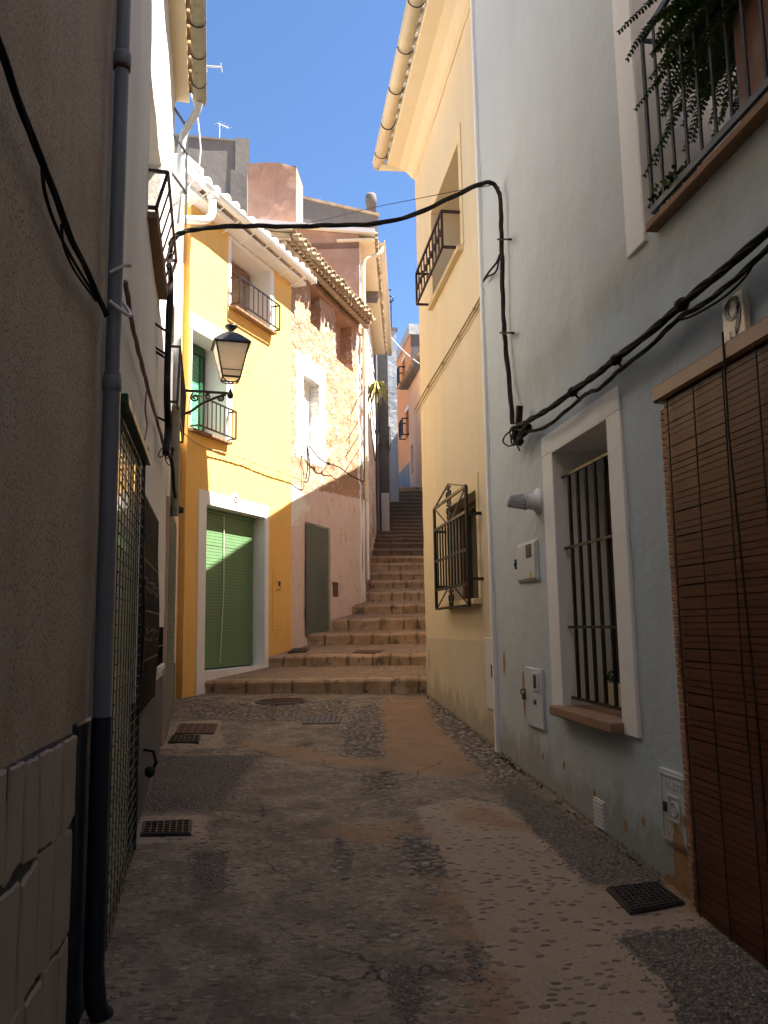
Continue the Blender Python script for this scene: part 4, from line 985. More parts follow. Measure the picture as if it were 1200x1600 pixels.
# salmon house far up on the right hand side
FR = Frame((6.95, 0), (0, 1), (-1, 0))
H = thing('house', (9, 42, 9), 'salmon orange house with small railed windows at the far top of the lane', 'house')
zz = FR.px(640, 513)[1]
ws = []
for x, y in ((631, 588), (636.5, 668)):
    s, z = FR.px(x, y); ws.append((s-.45, s+.45, z-.5, z+.9, .2))
s640 = FR.px(641, 512)[0]
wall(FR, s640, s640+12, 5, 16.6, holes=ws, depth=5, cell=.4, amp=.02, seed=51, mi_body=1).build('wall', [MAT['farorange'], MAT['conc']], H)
m = MB().box(FR, s640-.08, s640+12, -5, .08, 16.35, 16.9); m.build('cornice', MAT['palegrey'], H)
for h in ws:
    w = MB().box(FR, h[0], h[1], -.195, -.16, h[2], h[3]).build('window', MAT['glass'], H)
    m = MB(); m.box(FR, h[0]-.12, h[1]+.12, -.02, .02, h[3], h[3]+.18); m.build('lintel', MAT['white'], w)
    railing(FR, h[0]-.1, h[1]+.1, .35, h[2], h[2]+.85, 7, .05, None, 'iron', H)
FG = Frame((6.45, 0), (0, 1), (-1, 0))
H = thing('house', (8, 36, 8.4), 'small pale pink house with tiled eave and pale doorway, in front of the salmon house', 'house')
sA = FG.px(639.5, 680)[0]; zr6 = FG.px(640, 605)[1]
sd_ = FG.px(641.5, 715); dh = (sd_[0]-.75, sd_[0]-.08, FG.px(642, 742)[1], FG.px(642, 697)[1], .15)
wall(FG, sA-4.5, sA, 5, zr6, holes=[dh], depth=6, cell=.3, amp=.02, seed=55).build('wall', MAT['farbeige'], H)
MB().box(FG, dh[0], dh[1], -.145, -.12, dh[2], dh[3]).build('door', MAT['white'], H)
MB().box(FG, sA-4.6, sA+.1, -.4, .38, zr6+.0, zr6+.07).build('soffit', MAT['conc'], H)
tiles(FG, sA-4.5, sA+.05, .42, zr6+.09, 20, 3, .24).build('roof_tiles', MAT['tile'], H); roof_slab(FG, sA-4.6, sA+.1, .38, zr6+.17, 20, 3).build('roof', MAT['tile'], H)
tag(MB().tube(catenary(aty(606, 520, y5-.1), aty(655, 568, 24), .1, 12), .014, 5).build('wire', MAT['wire_white'], None), 'white wire slanting from the far grey house towards the yellow house', 'wire')
p0 = aty(470, 352, 14.5); pts = [aty(x, y, yy) for x, y, yy in [(478, 350, 15), (540, 335, 13), (590, 323, 11), (640, 313, 9.6), (700, 301, 8.3), (750, 292, 7.4), (789, 288, 6.75)]]
tag(MB().tube(smooth_path(pts, 5), .0045, 5).build('wire', MAT['cable'], None), 'hair thin dark wire crossing the sky above the thick black cable', 'wire')

# grey concrete building behind the orange house
yg = 20.0; x0, x1 = aty(285, 215, yg).x-3, aty(388, 250, yg).x; ztg = aty(350, 212, yg).z
H = thing('house', ((x0+x1)/2, yg+3, 3), 'plain grey concrete house behind the white eave of the orange house', 'house')
FGy = Frame((x0, yg), (1, 0.06), (.06, -1))
wall(FGy, 0, x1-x0, 4, ztg, depth=6, cell=.4, amp=.015, seed=61).build('wall', MAT['conc'], H)
MB().box(FGy, -.05, x1-x0-.35, -6.05, .05, ztg+.002, ztg+.05).build('coping', MAT['conc'], H)
MB().box(FGy, x1-x0-.34, x1-x0+.03, -1.5, .06, 5, ztg+.10).build('corner_pier', MAT['conc'], H)
xb2 = aty(360, 300, 19.2).x; xb3 = aty(386, 300, 19.2).x
wall(Frame((xb2, 19.2), (1, 0), (0, -1)), 0, xb3-xb2, 5, aty(372, 266, 19.2).z, depth=.75, cell=.3, amp=.02, seed=63).build('annex', MAT['conc'], H)
def antenna(p, L, n, ang, h, label):
    m = MB(); p = V(p); m.tube([p, p+V((0,0,h))], .012, 6); t = p+V((0,0,h)); d = V((cos(ang), sin(ang), 0)); e = V((-sin(ang), cos(ang), .25))
    m.tube([t-d*L*.2, t+d*L*.8], .010, 6)
    for k in range(n): c = t+d*L*(k/(n-1)-.2); w = .10+.12*(1-k/n); m.tube([c-e*w, c+e*w], .006, 5)
    return tag(m.build('tv_antenna', MAT['pipe_pale'], None), label, 'antenna')
a = aty(343, 213, yg+.5); antenna((a.x, a.y, a.z-.4), .35, 4, .6, .75, 'small whitish television antenna standing on the grey concrete house')
a = FL2.pt(4.5, -.5, 7.4); a = aty(325, 106, 9.0); antenna((a.x-.42, 9.0, a.z-.9), .72, 5, 0, .92, 'thin television antenna poking out beyond the left gutter')

# ================================================================== houses right of the stairs (hidden behind the yellow corner; their roofs shade the facades opposite)
RFa = 12; fr = Frame((2.75, 11.2), (sin(radians(RFa)), cos(radians(RFa))), (-cos(radians(RFa)), sin(radians(RFa))))
H = thing('house', fr.pt(3, -3, 0), 'house round the corner behind the yellow house, bordering the stairs', 'house')
wall(fr, 0, 7.5, -.5, 7.48, depth=5, cell=.8, amp=.01, seed=71).build('wall', MAT['white'], H)
tiles(fr, .0, 7.5, .36, 7.56, 14, 3, .17, r=.05).build('roof_tiles', MAT['tile'], H); roof_slab(fr, 0, 7.5, .43, 7.655, 14, 5).build('roof', MAT['tile'], H)
H = thing('house', fr.pt(11, -3, 3), 'second house round the corner behind the yellow house, higher up the stairs', 'house')
wall(fr, 7.52, 14, 1, 9.8, depth=5, cell=.8, amp=.01, seed=72).build('wall', MAT['farbeige'], H)
tiles(fr, 7.6, 13.9, .36, 9.88, 14, 3, .17, r=.05).build('roof_tiles', MAT['tile'], H); roof_slab(fr, 7.52, 14, .43, 9.975, 14, 5).build('roof', MAT['tile'], H)
H = thing('house', fr.pt(18, -3, 5), 'third house round the corner behind the yellow house, at the head of the stairs', 'house')
wall(fr, 14.02, 22.3, 3, 11.6, depth=5, cell=.8, amp=.01, seed=73).build('wall', MAT['white'], H)
tiles(fr, 14.1, 22.2, .36, 11.68, 14, 3, .17, r=.05).build('roof_tiles', MAT['tile'], H); roof_slab(fr, 14.02, 22.3, .43, 11.775, 14, 5).build('roof', MAT['tile'], H)

# ================================================================== yellow house
H = thing('house', FY.pt(9.3, -2.5, .5), 'cream yellow house on the right with iron window grilles and a high cream gutter', 'house')
uw = (8.42, 10.02, 5.74, 7.0, .50); lw = (8.10, 9.50, 1.86, 2.97, .24)
yend = 11.12
wall(FY, 7.42, yend, -.6, 8.28, holes=[uw, lw], depth=6, cell=.2, amp=.010, seed=81).build('wall', MAT['yellow'], H)
m = MB(); yw = lambda s: s
prof = [(0, 8.10), (.05, 8.13), (.13, 8.22), (.24, 8.28), (.42, 8.31), (.42, 8.36), (0, 8.36)]
for sa, sb in ((7.42, yend+.02),):
    vs = [FY.pt(s, d, z) for s in (sa, sb) for d, z in prof]; n_ = len(prof)
    m.add(vs, [(k, (k+1)%n_, n_+(k+1)%n_, n_+k) for k in range(n_)]+[tuple(range(n_))[::-1], tuple(range(n_, 2*n_))], False)
m.build('cornice', MAT['yellow_soffit'], H, bevel=.01)
tiles(FY, 7.45, yend-.05, .45, 8.40, 15, 4, .22).build('roof_tiles', MAT['tile_white'], H)
roof_slab(FY, 7.4, yend+.06, .4, 8.47, 15, 5.5).build('roof', MAT['tile'], H)
gz_ = 8.40
m = MB().half_pipe(FY.pt(7.2, .53, gz_+.03), FY.pt(yend+.12, .53, gz_-.01), .085, .085, (0,0,-1), .006, 10); m.tube([FY.pt(7.2, .615, gz_+.03), FY.pt(yend+.12, .615, gz_-.01)], .010, 6)
m.lathe(FY.pt(yend+.11, .53, gz_-.03), [(.085,0),(.085,.012)], 12, FY.u)
m.half_pipe(FY.pt(yend+.06, .53, gz_-.06), FY.pt(yend+.06, -.6, gz_-.04), .075, .075, (0,0,-1), .006, 8)
gut = m.build('gutter', MAT['pipe_cream'], H)
for s in (8.0, 8.75, 9.5, 10.25, 10.95):
    m = MB(); m.tube([FY.pt(s, .53+.093*cos(a), gz_-.0-.093*sin(a)) for a in [pi*k/12 for k in range(13)]], .007, 5); m.build('gutter_bracket', MAT['irongrey'], gut)
def surround(fr, h, w, name, mat, H, t=.010, **k): return trim(fr, h[0], h[1], h[2], h[3], w, t, **k).build(name, MAT[mat], H)
MAT['yellow_pale'] = plaster('paler_cream_surround', (.78,.62,.38), .04, streak=.05)
surround(FY, uw, .12, 'window_surround', 'yellow_pale', H, wt=.18, bottom=False)
surround(FY, lw, .10, 'window_surround', 'yellow_pale', H, wt=.16)
w = MB().box(FY, uw[0], uw[1], -.495, -.47, uw[2], uw[3]).build('window', MAT['glass'], H)
m = MB(); m.box(FY, uw[0], uw[0]+.08, -.475, -.42, uw[2], uw[3]).box(FY, uw[1]-.08, uw[1], -.475, -.42, uw[2], uw[3]).box(FY, uw[0]+.75, uw[0]+.85, -.475, -.43, uw[2], uw[3]-.1).box(FY, uw[0]+.08, uw[1]-.08, -.475, -.42, uw[3]-.1, uw[3]); m.build('frame', MAT['woodorange'], w)
MB().box(FY, uw[0]-.08, uw[1]+.08, -.3, .07, uw[2]-.055, uw[2]+.004).build('sill', MAT['yellow_pale'], H, bevel=.006)
zb_, zt_ = uw[2]+.0, uw[2]+.42
railing(FY, uw[0]-.02, uw[1]+.02, .22, zb_, zt_, 9, .024, None, 'rustiron', H, mid=True)
w = MB().box(FY, lw[0], lw[1], -.235, -.21, lw[2], lw[3]).build('window', MAT['glass'], H)
m = MB(); m.box(FY, lw[0], lw[0]+.12, -.215, -.14, lw[2], lw[3]).box(FY, lw[1]-.1, lw[1], -.215, -.16, lw[2], lw[3]).box(FY, lw[0]+.12, lw[1]-.1, -.215, -.16, lw[3]-.08, lw[3]); m.build('frame', MAT['woodwin'], w)
MB().box(FY, lw[0]-.08, lw[1]+.08, -.2, .09, lw[2]-.06, lw[2]-.002).build('sill', MAT['yellow_pale'], H, bevel=.006)
m = MB(); d = .15; a_, b_, z0, z1 = 7.93, 9.57, 1.785, 2.98; W_ = .028
pt = lambda s, z: FY.pt(s, d, z)
for s in (a_, b_): m.bar(pt(s, z0), pt(s, z1), W_)
for z in (z0, z0+.22, (z0+z1)/2-.04, z1-.26, z1): m.bar(pt(a_, z), pt(b_, z), .022, W_)
for s in (a_, b_):
    for z in (z0+.26, z1-.28): m.bar(FY.pt(s, -.03, z), pt(s, z), .03)
for k in range(1, 11): s = a_+(b_-a_)*k/11; m.bar(pt(s, z0+.22), pt(s, z1-.26), .015)
mid = (a_+b_)/2
for z, sg in ((z1, 1),): m.bar(pt(a_, z), pt(mid, z+.16), .016); m.bar(pt(b_, z), pt(mid, z+.16), .016)
for zc_, s1 in ((z0+.11, 1), (z1-.13, 1), (z1+.05, 1)):
    for sg in (-1, 1):
        m.scroll(FY.pt(mid+sg*.07, d, zc_), V(FY.u)*sg, V((0,0,1)), .075, .010, 1.3, 1.0); m.scroll(FY.pt(mid+sg*.06, d, zc_-.08), V(FY.u)*sg, V((0,0,-1)), .05, .009, 1.2, 1.0)
m.bar(pt(mid, z0), pt(mid, z0+.22), .016); m.bar(pt(mid, z1-.26), pt(mid, z1+.16), .016)
for sg in (-1, 1): m.bar(pt(mid+sg*.75, z1-.02), pt(mid+sg*.2, z1-.24), .012); m.bar(pt(mid+sg*.75, z0+.02), pt(mid+sg*.2, z0+.20), .012)
m.build('grille', MAT['iron'], H, label='black wrought iron grille with scrolls and a pointed crest')
MB().box(FY, 7.50, 7.86, -.02, .022, .80, 1.47).build('meter_door', MAT['panel_white'], H, bevel=.005)
MB().box(FY, 7.58, 7.66, .02, .027, 1.10, 1.22).build('meter_window', MAT['irongrey'], H)
random.seed(21)
0 and blob(FY, [(7.62, .50), (7.60, .78), (7.55, .80), (7.53, .55)], -.01, .004, .02).build('bare_render', MAT['patch'], H, label='flaked patch low beside the corner')
pts = [(648, 640), (668, 604), (690, 568), (715, 526), (740, 483), (757, 452)]
m = MB(); m.tube(smooth_path([FY.on(x, y, .03) for x, y in pts], 6), .012, 6); m.tube(smooth_path([FY.on(x+1.5, y+5, .03) for x, y in pts], 6), .009, 6)
for x, y in pts[1:-1]: m.bar(FY.on(x, y, -.02), FY.on(x, y, .045), .02, .03)
tag(m.build('cable', MAT['cable_yellow'], None), 'cream painted cable clipped at a slant across the yellow wall', 'cable', 'cables fixed along the house walls')

# ================================================================== pale blue house
H = thing('house', FB.pt(4, -2.5, .3), 'pale blue grey house on the right with brown door blind, window grille and number nine', 'house')
bw = (4.66, 5.66, 1.02, 2.84, .44); bb = (1.3, 3.90, 3.66, 6.3, .38); bd = (1.75, 3.90, .10, 2.72, .16)
def sstep(a, b, x): t = min(1, max(0, (x-a)/(b-a))); return t*t*(3-2*t)
def blue_d(s, z):
    k = 1-sstep(6.0, 6.9, s)
    return .045*k*sstep(3.42, 3.62, z) + .030*(1-sstep(4.6, 5.2, s))*sstep(2.92, 3.06, z) + .015*noise.noise(V((s*.7, z*.6, 4)))
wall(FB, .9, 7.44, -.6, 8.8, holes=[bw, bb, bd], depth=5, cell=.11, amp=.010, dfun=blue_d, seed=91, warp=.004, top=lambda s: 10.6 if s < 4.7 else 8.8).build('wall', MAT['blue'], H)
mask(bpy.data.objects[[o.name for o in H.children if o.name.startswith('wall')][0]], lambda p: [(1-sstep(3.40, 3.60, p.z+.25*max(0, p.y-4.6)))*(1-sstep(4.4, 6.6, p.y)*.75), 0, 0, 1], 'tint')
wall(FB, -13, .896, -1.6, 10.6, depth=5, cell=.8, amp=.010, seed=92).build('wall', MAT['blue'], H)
MB().box(FB, 7.425, 7.475, -.05, .035, .35, 8.8).build('corner_bead', MAT['white'], H, bevel=.008)
m = MB(); t_ = .022; s0, s1, z0, z1 = bw[:4]
m = trim(FB, s0, s1, .955, z1, .2, .022, wl=.20, wr=.22, wt=.15); m.build('window_surround', MAT['blue_white'], H, bevel=.005)
m = MB(); e = .006
m.box(FB, s1-e, s1+.01, -.43, .02, z0, z1).box(FB, s0-.01, s0+e, -.43, .02, z0, z1).box(FB, s0+e, s1-e, -.43, .02, z1-e, z1+.01); m.build('window_reveal', MAT['blue_white'], H)
MB().box(FB, s0-.02, s1+.06, -.42, .10, z0-.06, z0+.004).build('sill', MAT['terracotta'], H, bevel=.008, label='worn clay tile sill')
w = MB().box(FB, s0, s1, -.435, -.41, z0, z1).build('window', MAT['palegrey'], H)
m = MB(); m.box(FB, s0, s0+.10, -.415, -.37, z0, z1).box(FB, s1-.07, s1-.006, -.415, -.37, z0, z1).box(FB, s0+.10, s1-.07, -.415, -.37, z1-.07, z1-.006); m.build('frame', MAT['woodwin'], w)
m = MB(); d = -.05
for z in (2.65, 2.13, 1.57, 1.08): m.bar(FB.pt(s0-.02, d, z), FB.pt(s1+.02, d, z), .018)
for k in range(6): s = s0+.08+(s1-s0-.22)*k/5; m.bar(FB.pt(s, d, 1.08), FB.pt(s, d, 2.65), .019)
m.build('grille', MAT['iron'], H, label='plain iron bars set inside the window recess')
# planter behind the bars
pl = thing('planter', FB.pt(5.25, -.28, z0+.005), 'cream trough planter with small plants on the sill behind the window bars', 'planter')
MB().box(FB, 5.02, 5.50, -.35, -.21, z0+.005, z0+.17).build('trough', MAT['potcream'], pl, bevel=.008)
def leafball(m, c, R, n, L, w):
    for k in range(n):
        d_ = V((random.gauss(0,1), random.gauss(0,1), abs(random.gauss(0,1))+.1)).normalized(); p = c+d_*R*random.uniform(.2, 1); a = d_.cross(V((random.random(), random.random(), random.random()))).normalized()
        q_ = p+d_*L+V((0,0,-.01)); m.add([p, (p+q_)/2+a*w, q_, (p+q_)/2-a*w], [(0,1,2,3)])
random.seed(31); m = MB()
for s in (5.10, 5.25, 5.42): leafball(m, FB.pt(s, -.28, z0+.18), .075, 90, .035, .009)
m.build('foliage', MAT['leaf'], pl)
# balcony window, railing, fern
m = MB(); s0b, s1b, z0b, z1b = bb[:4]
m.box(FB, s1b, s1b+.22, -.02, .084, z0b-.05, z1b).box(FB, s0b-.2, s1b+.22, -.02, .084, z1b, z1b+.2); m.build('window_surround', MAT['blue_white'], H, bevel=.006)
m = MB(); m.box(FB, s1b-e, s1b+.01, -.38, .080, z0b, z1b); m.box(FB, s0b, s1b, -.375, -.35, z0b, z1b); m.build('window_reveal', MAT['blue_white'], H)
w = MB().box(FB, s0b, 3.05, -.352, -.30, z0b, z1b-.3).build('balcony_door', MAT['woodwin'], H); MB().box(FB, s0b+.1, 2.9, -.31, -.292, z0b+.5, z1b-.45).build('pane', MAT['glass'], w)
MB().box(FB, s0b-.1, s1b-.10, -.37, .125, z0b-.055, z0b-.012).build('balcony_slab', MAT['terracotta'], H, bevel=.006)
m = MB(); d = .095; zb, zt = z0b+.05, z0b+1.02
m.bar(FB.pt(s0b, d, zt), FB.pt(s1b-.13, d, zt), .020, .034); m.bar(FB.pt(s0b, d, zb), FB.pt(s1b-.13, d, zb), .020, .034)
for k in range(21): s = s1b-.14-k*.125; m.bar(FB.pt(s, d, zb), FB.pt(s, d, zt), .012 if k else .016)
for z in (zb, zt): m.bar(FB.pt(s1b-.13, d, z), FB.pt(s1b-.13, -.1, z), .018)
m.build('railing', MAT['irongrey'], H)
fb = FB.pt(2.95, -.10, z0b+.42)
fe = thing('fern', FB.pt(2.9, -.1, z0b), 'big dark green fern spilling through the railing of the upper right balcony', 'fern')
MB().box(FB, 2.35, 3.05, -.26, .04, z0b+.0, z0b+.72).build('pot', MAT['pot'], fe, bevel=.012)
random.seed(17)
fm = MB(); stems = MB()
for k in range(105):
    a = random.gauss(.10, .55); L = random.uniform(.40, .98)*(1 if a < .9 else .7)
    b0 = FB.pt(random.uniform(2.55, 3.12), random.uniform(-.2, .06), z0b+random.uniform(.62, .86))
    dirh = FB.u*cos(a)+FB.n*(sin(a)*.42+.06); up0 = random.uniform(-.35, .8); dr_ = random.uniform(.02, .26)+max(0, up0)*.75
    pts = [b0+dirh*L*t*(1-.12*t)+V((0, 0, L*(up0*t-dr_*t*t))) for t in [q_/34 for q_ in range(35)]]
    stems.tube(pts[::4]+[pts[-1]], .0025, 4, caps=False); fw = random.uniform(.036, .056); tw = FB.n*random.uniform(.1, 1.0)+V((0, 0, 1))
    for q_ in range(2, 35):
        t = q_/34; tg = (pts[q_]-pts[q_-1]).normalized(); sd_ = tg.cross(tw).normalized(); ll = fw*max(.12, sin(pi*min(1, t*.86+.14)))**.6*(1.05-t*.35); nn = sd_.cross(tg)
        for sg in (-1, 1):
            p = pts[q_]; e_ = p+sd_*sg*ll+tg*ll*.30-nn*.010*sg+V((0, 0, -.008+random.uniform(-.005, .005))); wv = tg*.0078
            fm.add([p-wv*.7, p+wv*.7, e_.lerp(p, .3)+wv*.9, e_, e_.lerp(p, .3)-wv*.9], [(0, 1, 2, 3, 4)])
fo = fm.build('foliage', MAT['fern'], fe); stems.build('stems', MAT['leaf'], fo)
m = MB(); random.seed(6)
for s in (3.55, 3.72, 3.62): leafball(m, FB.pt(s, .02, z0b+.06), .11, 60, .045, .014)
pp_ = thing('trailing_plant', FB.pt(3.6, .02, z0b), 'small ragged plant on the balcony floor below the fern', 'plant'); m.build('foliage', MAT['leaf'], pp_)
MB().lathe(FB.pt(3.62, -.02, z0b-.010), [(.05,0),(.06,.07),(.055,.08)], 10).build('pot', MAT['terracotta'], pp_)
# door, edging and blind
MB().box(FB, bd[0], bd[1], -.155, -.12, bd[2], bd[3]).build('door', MAT['woodwin'], H)
m = MB(); z = .16; random.seed(2)
while z < 2.70: m.box(FB, 3.893, 3.965, -.02, .022+random.uniform(-.002, .003), z, z+.026); z += .0335
m.build('brick_edging', MAT['brick'], H, bevel=.003); MB().box(FB, 3.885, 3.975, -.03, .016, .12, 2.71).build('edging_mortar', MAT['mortar'], H)
bl = thing('roll_up_blind', FB.pt(2.9, .04, .2), 'brown wooden slat blind hanging over the doorway at the right edge under number nine', 'blind')
random.seed(4); sl = MB()
for k in range(83):
    z = .19+k*.0305; sg = .004*sin(k*.21)+.012*noise.noise(V((k*.06, 0, 0))); tl_ = random.uniform(-.003, .003); j = random.uniform(-.005, .005); dd = .040+.010*noise.noise(V((k*.11, 5, 0)))
    q0 = [FB.pt(1.70, dd, z+tl_), FB.pt(3.885+j, dd, z-tl_), FB.pt(3.885+j, dd-.010, z-tl_-.002), FB.pt(1.70, dd-.010, z+tl_-.002)]
    q1 = [FB.pt(1.70, dd+.002, z+.0265+tl_), FB.pt(3.885+j, dd+.002, z+.0265-tl_), FB.pt(3.885+j, dd-.008, z+.0265-tl_), FB.pt(1.70, dd-.008, z+.0265+tl_)]
    sl.hexa(q0+q1)
sl.build('slats', MAT['woodblind'], bl)
m = MB()
for s in (3.82, 3.56, 3.30, 3.04, 2.80, 2.5): m.tube([FB.pt(s, .054, .18), FB.pt(s+.004, .062, 1.4), FB.pt(s, .054, 2.74)], .0035, 5)
m.tube([FB.pt(3.24, .075, 2.86), FB.pt(3.235, .085, 2.4), FB.pt(3.20, .075, 1.2), FB.pt(3.205, .07, .6)], .005, 5); m.build('cord', MAT['cable'], bl)
MB().box(FB, 1.6, 3.945, -.0, .075, 2.725, 2.815).build('headrail', MAT['woodrail'], bl, bevel=.012)
m = MB(); 
for s in (3.215, 3.255): m.box(FB, s-.012, s+.012, .01, .04, 2.83, 2.865)
m.build('pulley', MAT['wire_white'], bl)
tube_ = MB().tube([FB.pt(1.7, .045, .175), FB.pt(3.885, .045, .175)], .018, 8); tube_.build('bottom_bar', MAT['woodrail'], bl)
ps, pz = FB.px(1153, 502, .01)
wd_ = lambda s, z: blue_d(s, z)+.010*N2(s, z, 1.1, 91)+.005*N2(s, z, 4, 94)
pd = max(wd_(ps+a_, pz+b_) for a_ in (-.09, 0, .09) for b_ in (-.12, -.06, 0, .06, .12))+.008
pq = MB().box(FB, ps-.085, ps+.085, pd-.03, pd, pz-.115, pz+.115).build('house_number_plaque', MAT['plaque'], H, bevel=.003)
digit(FB, ps, pz+.01, pd+.0005, .19, '9', flip=True).build('number', MAT['ink'], pq)
# flue, meter boxes, hatches, vent, flaked patches
s, z = FB.px(842, 784, .0); c = FB.pt(s, 0, z)
fl = MB().lathe(c, [(.10,-.02),(.105,.012),(.075,.03),(.062,.05),(.058,.10)], 20, FB.n+V((0,0,-.02))).build('flue_vent', MAT['panel_white'], H)
m = MB(); m.lathe(c+FB.n*.10, [(.058,0),(.066,.005),(.066,.022),(.058,.028)], 20, FB.n); m.lathe(c+FB.n*.125, [(.034,0),(.028,.10)], 12, FB.n)
for k in range(16):
    a = 2*pi*k/16; o1 = FB.u*cos(a)+V((0,0,sin(a))); m.bar(c+FB.n*.12+o1*.058, c+FB.n*.235+o1*.040, .010)
m.lathe(c+FB.n*.235, [(.046,0),(.044,.012),(.030,.020)], 16, FB.n); m.build('flue_cage', MAT['panel'], fl)
P1 = pxpoly(FB, [(803, 848), (833, 841), (836, 908), (807, 916)], .05); sa, sb = min(p[0] for p in P1), max(p[0] for p in P1); za, zb2 = min(p[1] for p in P1)+.02, max(p[1] for p in P1)-.02
bx = MB().box(FB, sa, sb, -.02, .030, za, zb2).build('meter_box', MAT['panel'], H, bevel=.012)
MB().box(FB, sa+.02, sb-.02, .026, .040, za+.02, zb2-.02).build('door', MAT['panel'], bx, bevel=.006)
MB().box(FB, sa+.10, sa+.22, .038, .046, zb2-.13, zb2-.03).build('window', MAT['irongrey'], bx)
m = MB().box(FB, sb-.02, sb+.012, .02, .050, (za+zb2)/2-.04, (za+zb2)/2+.04); m.lathe(FB.pt(sb-.01, .04, (za+zb2)/2), [(.012,0),(.012,.02)], 8, FB.n); m.build('lock', MAT['irongrey'], bx)
MB().box(FB, sa+.12, sa+.16, .038, .043, za+.035, za+.075).build('sticker', MAT['yellowsticker'], bx)
P1 = pxpoly(FB, [(826, 1038), (850, 1042), (851, 1142), (829, 1136)]); sa, sb = min(p[0] for p in P1), max(p[0] for p in P1); za, zb2 = min(p[1] for p in P1)+.02, max(p[1] for p in P1)-.02
md = MB().box(FB, sa, sb, -.02, .026, za, zb2).build('meter_door', MAT['blue'], H, bevel=.006)
MB().box(FB, sa+.06, sa+.20, .022, .034, zb2-.17, zb2-.03).build('window_frame', MAT['panel'], md, bevel=.003); MB().box(FB, sa+.10, sa+.16, .03, .038, zb2-.15, zb2-.05).build('window', MAT['irongrey'], md)
m = MB().ring(FB.pt(sb+.01, .045, (za+zb2)/2+.03), .022, .005, FB.u, 12); m.box(FB, sb-.01, sb+.03, .03, .055, (za+zb2)/2-.03, (za+zb2)/2+.012); m.build('padlock', MAT['irongrey'], md)
MB().box(FB, sa+.14, sa+.20, .024, .029, (za+zb2)/2-.05, (za+zb2)/2-.015).build('tag', MAT['ink'], md)
P1 = pxpoly(FB, [(1036, 1206), (1092, 1218), (1096, 1312), (1040, 1288)]); sa, sb, za, zb2 = 3.95, 4.24, .47, .84
md = MB().box(FB, sa, sb, -.03, wd_(4.1,.65)+.014, za, zb2).build('meter_door', MAT['blue'], H, bevel=.004, label='square embossed meter door low beside the brown blind')
m = MB(); fr4 = [(sa+.02, sb-.02, za+.02, za+.028), (sa+.02, sb-.02, zb2-.028, zb2-.02), (sa+.02, sa+.028, za+.028, zb2-.028), (sb-.028, sb-.02, za+.028, zb2-.028)]
e0 = wd_(4.1, .65)+.013
for a, b, c_, d_ in fr4: m.box(FB, a, b, e0, e0+.006, c_, d_)
cx, cz = (sa+sb)/2-.01, (za+zb2)/2
for a, b, c_, d_ in [(cx-.06, cx+.06, cz-.065, cz-.055), (cx-.06, cx+.06, cz+.055, cz+.065), (cx-.06, cx-.05, cz-.055, cz+.055), (cx+.05, cx+.06, cz-.055, cz+.055)]: m.box(FB, a, b, e0, e0+.008, c_, d_)
m.ring(FB.pt(cx, e0+.004, cz), .035, .005, FB.n, 18)
for k in range(5): m.box(FB, sa+.05+k*.038, sa+.075+k*.038, e0, e0+.006, zb2-.085, zb2-.05)
m.build('embossing', MAT['blue'], md); MB().box(FB, sb-.075, sb-.035, e0, e0+.005, cz-.03, cz+.02).build('tag', MAT['pipe_dark'], md)
s, z = FB.px(938, 1272); m = MB(); m.box(FB, s-.09, s+.09, -.02, .008, z-.09, z+.09); vg = m.build('air_vent', MAT['panel'], H, bevel=.003)
m = MB()
for k in range(7): m.box(FB, s-.075, s+.075, .006, .016, z-.08+k*.024, z-.068+k*.024)
m.build('louvre', MAT['panel_white'], vg)
# cables across the blue wall
up_ = [(806, 668), (830, 655), (862, 636), (905, 604), (935, 583), (960, 562), (1012, 522), (1065, 476), (1130, 422), (1200, 362), (1290, 290)]
lo_ = [(815, 676), (850, 668), (880, 646), (915, 616), (938, 606), (966, 580), (1010, 546), (1060, 498), (1100, 474), (1150, 435), (1200, 388), (1290, 310)]
pts = smooth_path([FB.on(x, y, .10) for x, y in up_], 9)
tag(twisted(pts, .011, .0100, 4, 4).build('cable', MAT['cable'], None), 'upper thick twisted black cable slanting across the blue wall above the window', 'cable', 'cables fixed along the house walls')
pts = smooth_path([FB.on(x, y, .09) for x, y in lo_], 9)
tag(twisted(pts, .0075, .0065, 3, 5).build('cable', MAT['cable'], None), 'lower thinner twisted black cable sagging below the thick one on the blue wall', 'cable', 'cables fixed along the house walls')
tag(MB().tube(smooth_path([FB.on(x, y, .085) for x, y in [(1062, 500), (1085, 492), (1130, 465), (1165, 432), (1180, 405)]], 7), .006, 6).build('cable', MAT['cable'], None), 'thin stray black wire dipping under the lower twisted cable near number nine', 'cable', 'cables fixed along the house walls')
for (x, y), lb in zip([(1065, 476), (962, 562), (895, 612)], ['clip and splice on the slanting black cables nearest the number nine tile', 'clip and splice on the slanting black cables above the barred window', 'clip and splice on the slanting black cables nearest the tangle of wires']):
    m = MB(); m.lathe(FB.on(x, y, .10), [(.012,-.03),(.032,-.02),(.032,.02),(.012,.03)], 8, FB.u); m.bar(FB.on(x, y, -.02), FB.on(x, y, .12), .014); m.bar(FB.on(x, y, .06), FB.on(x+12, y+14, .06), .012)
    tag(m.build('cable_clip', MAT['cable'], None), lb, 'clip', 'cable clips on the blue wall')
m = MB()
random.seed(8)
for k in range(9): m.ring(FB.on(random.uniform(800, 822), random.uniform(668, 690), random.uniform(.05, .12)), random.uniform(.03, .07), .007, (random.uniform(-.5,.5)+1, random.uniform(-.6,.6), random.uniform(-.6,.6)), 16)
for x, y in [(806, 678), (818, 676), (825, 668), (812, 690)]: m.lathe(FB.on(x, y, .09), [(.008,-.035),(.03,-.02),(.034,.0),(.03,.02),(.008,.035)], 8, (random.random(), random.random(), random.random()))
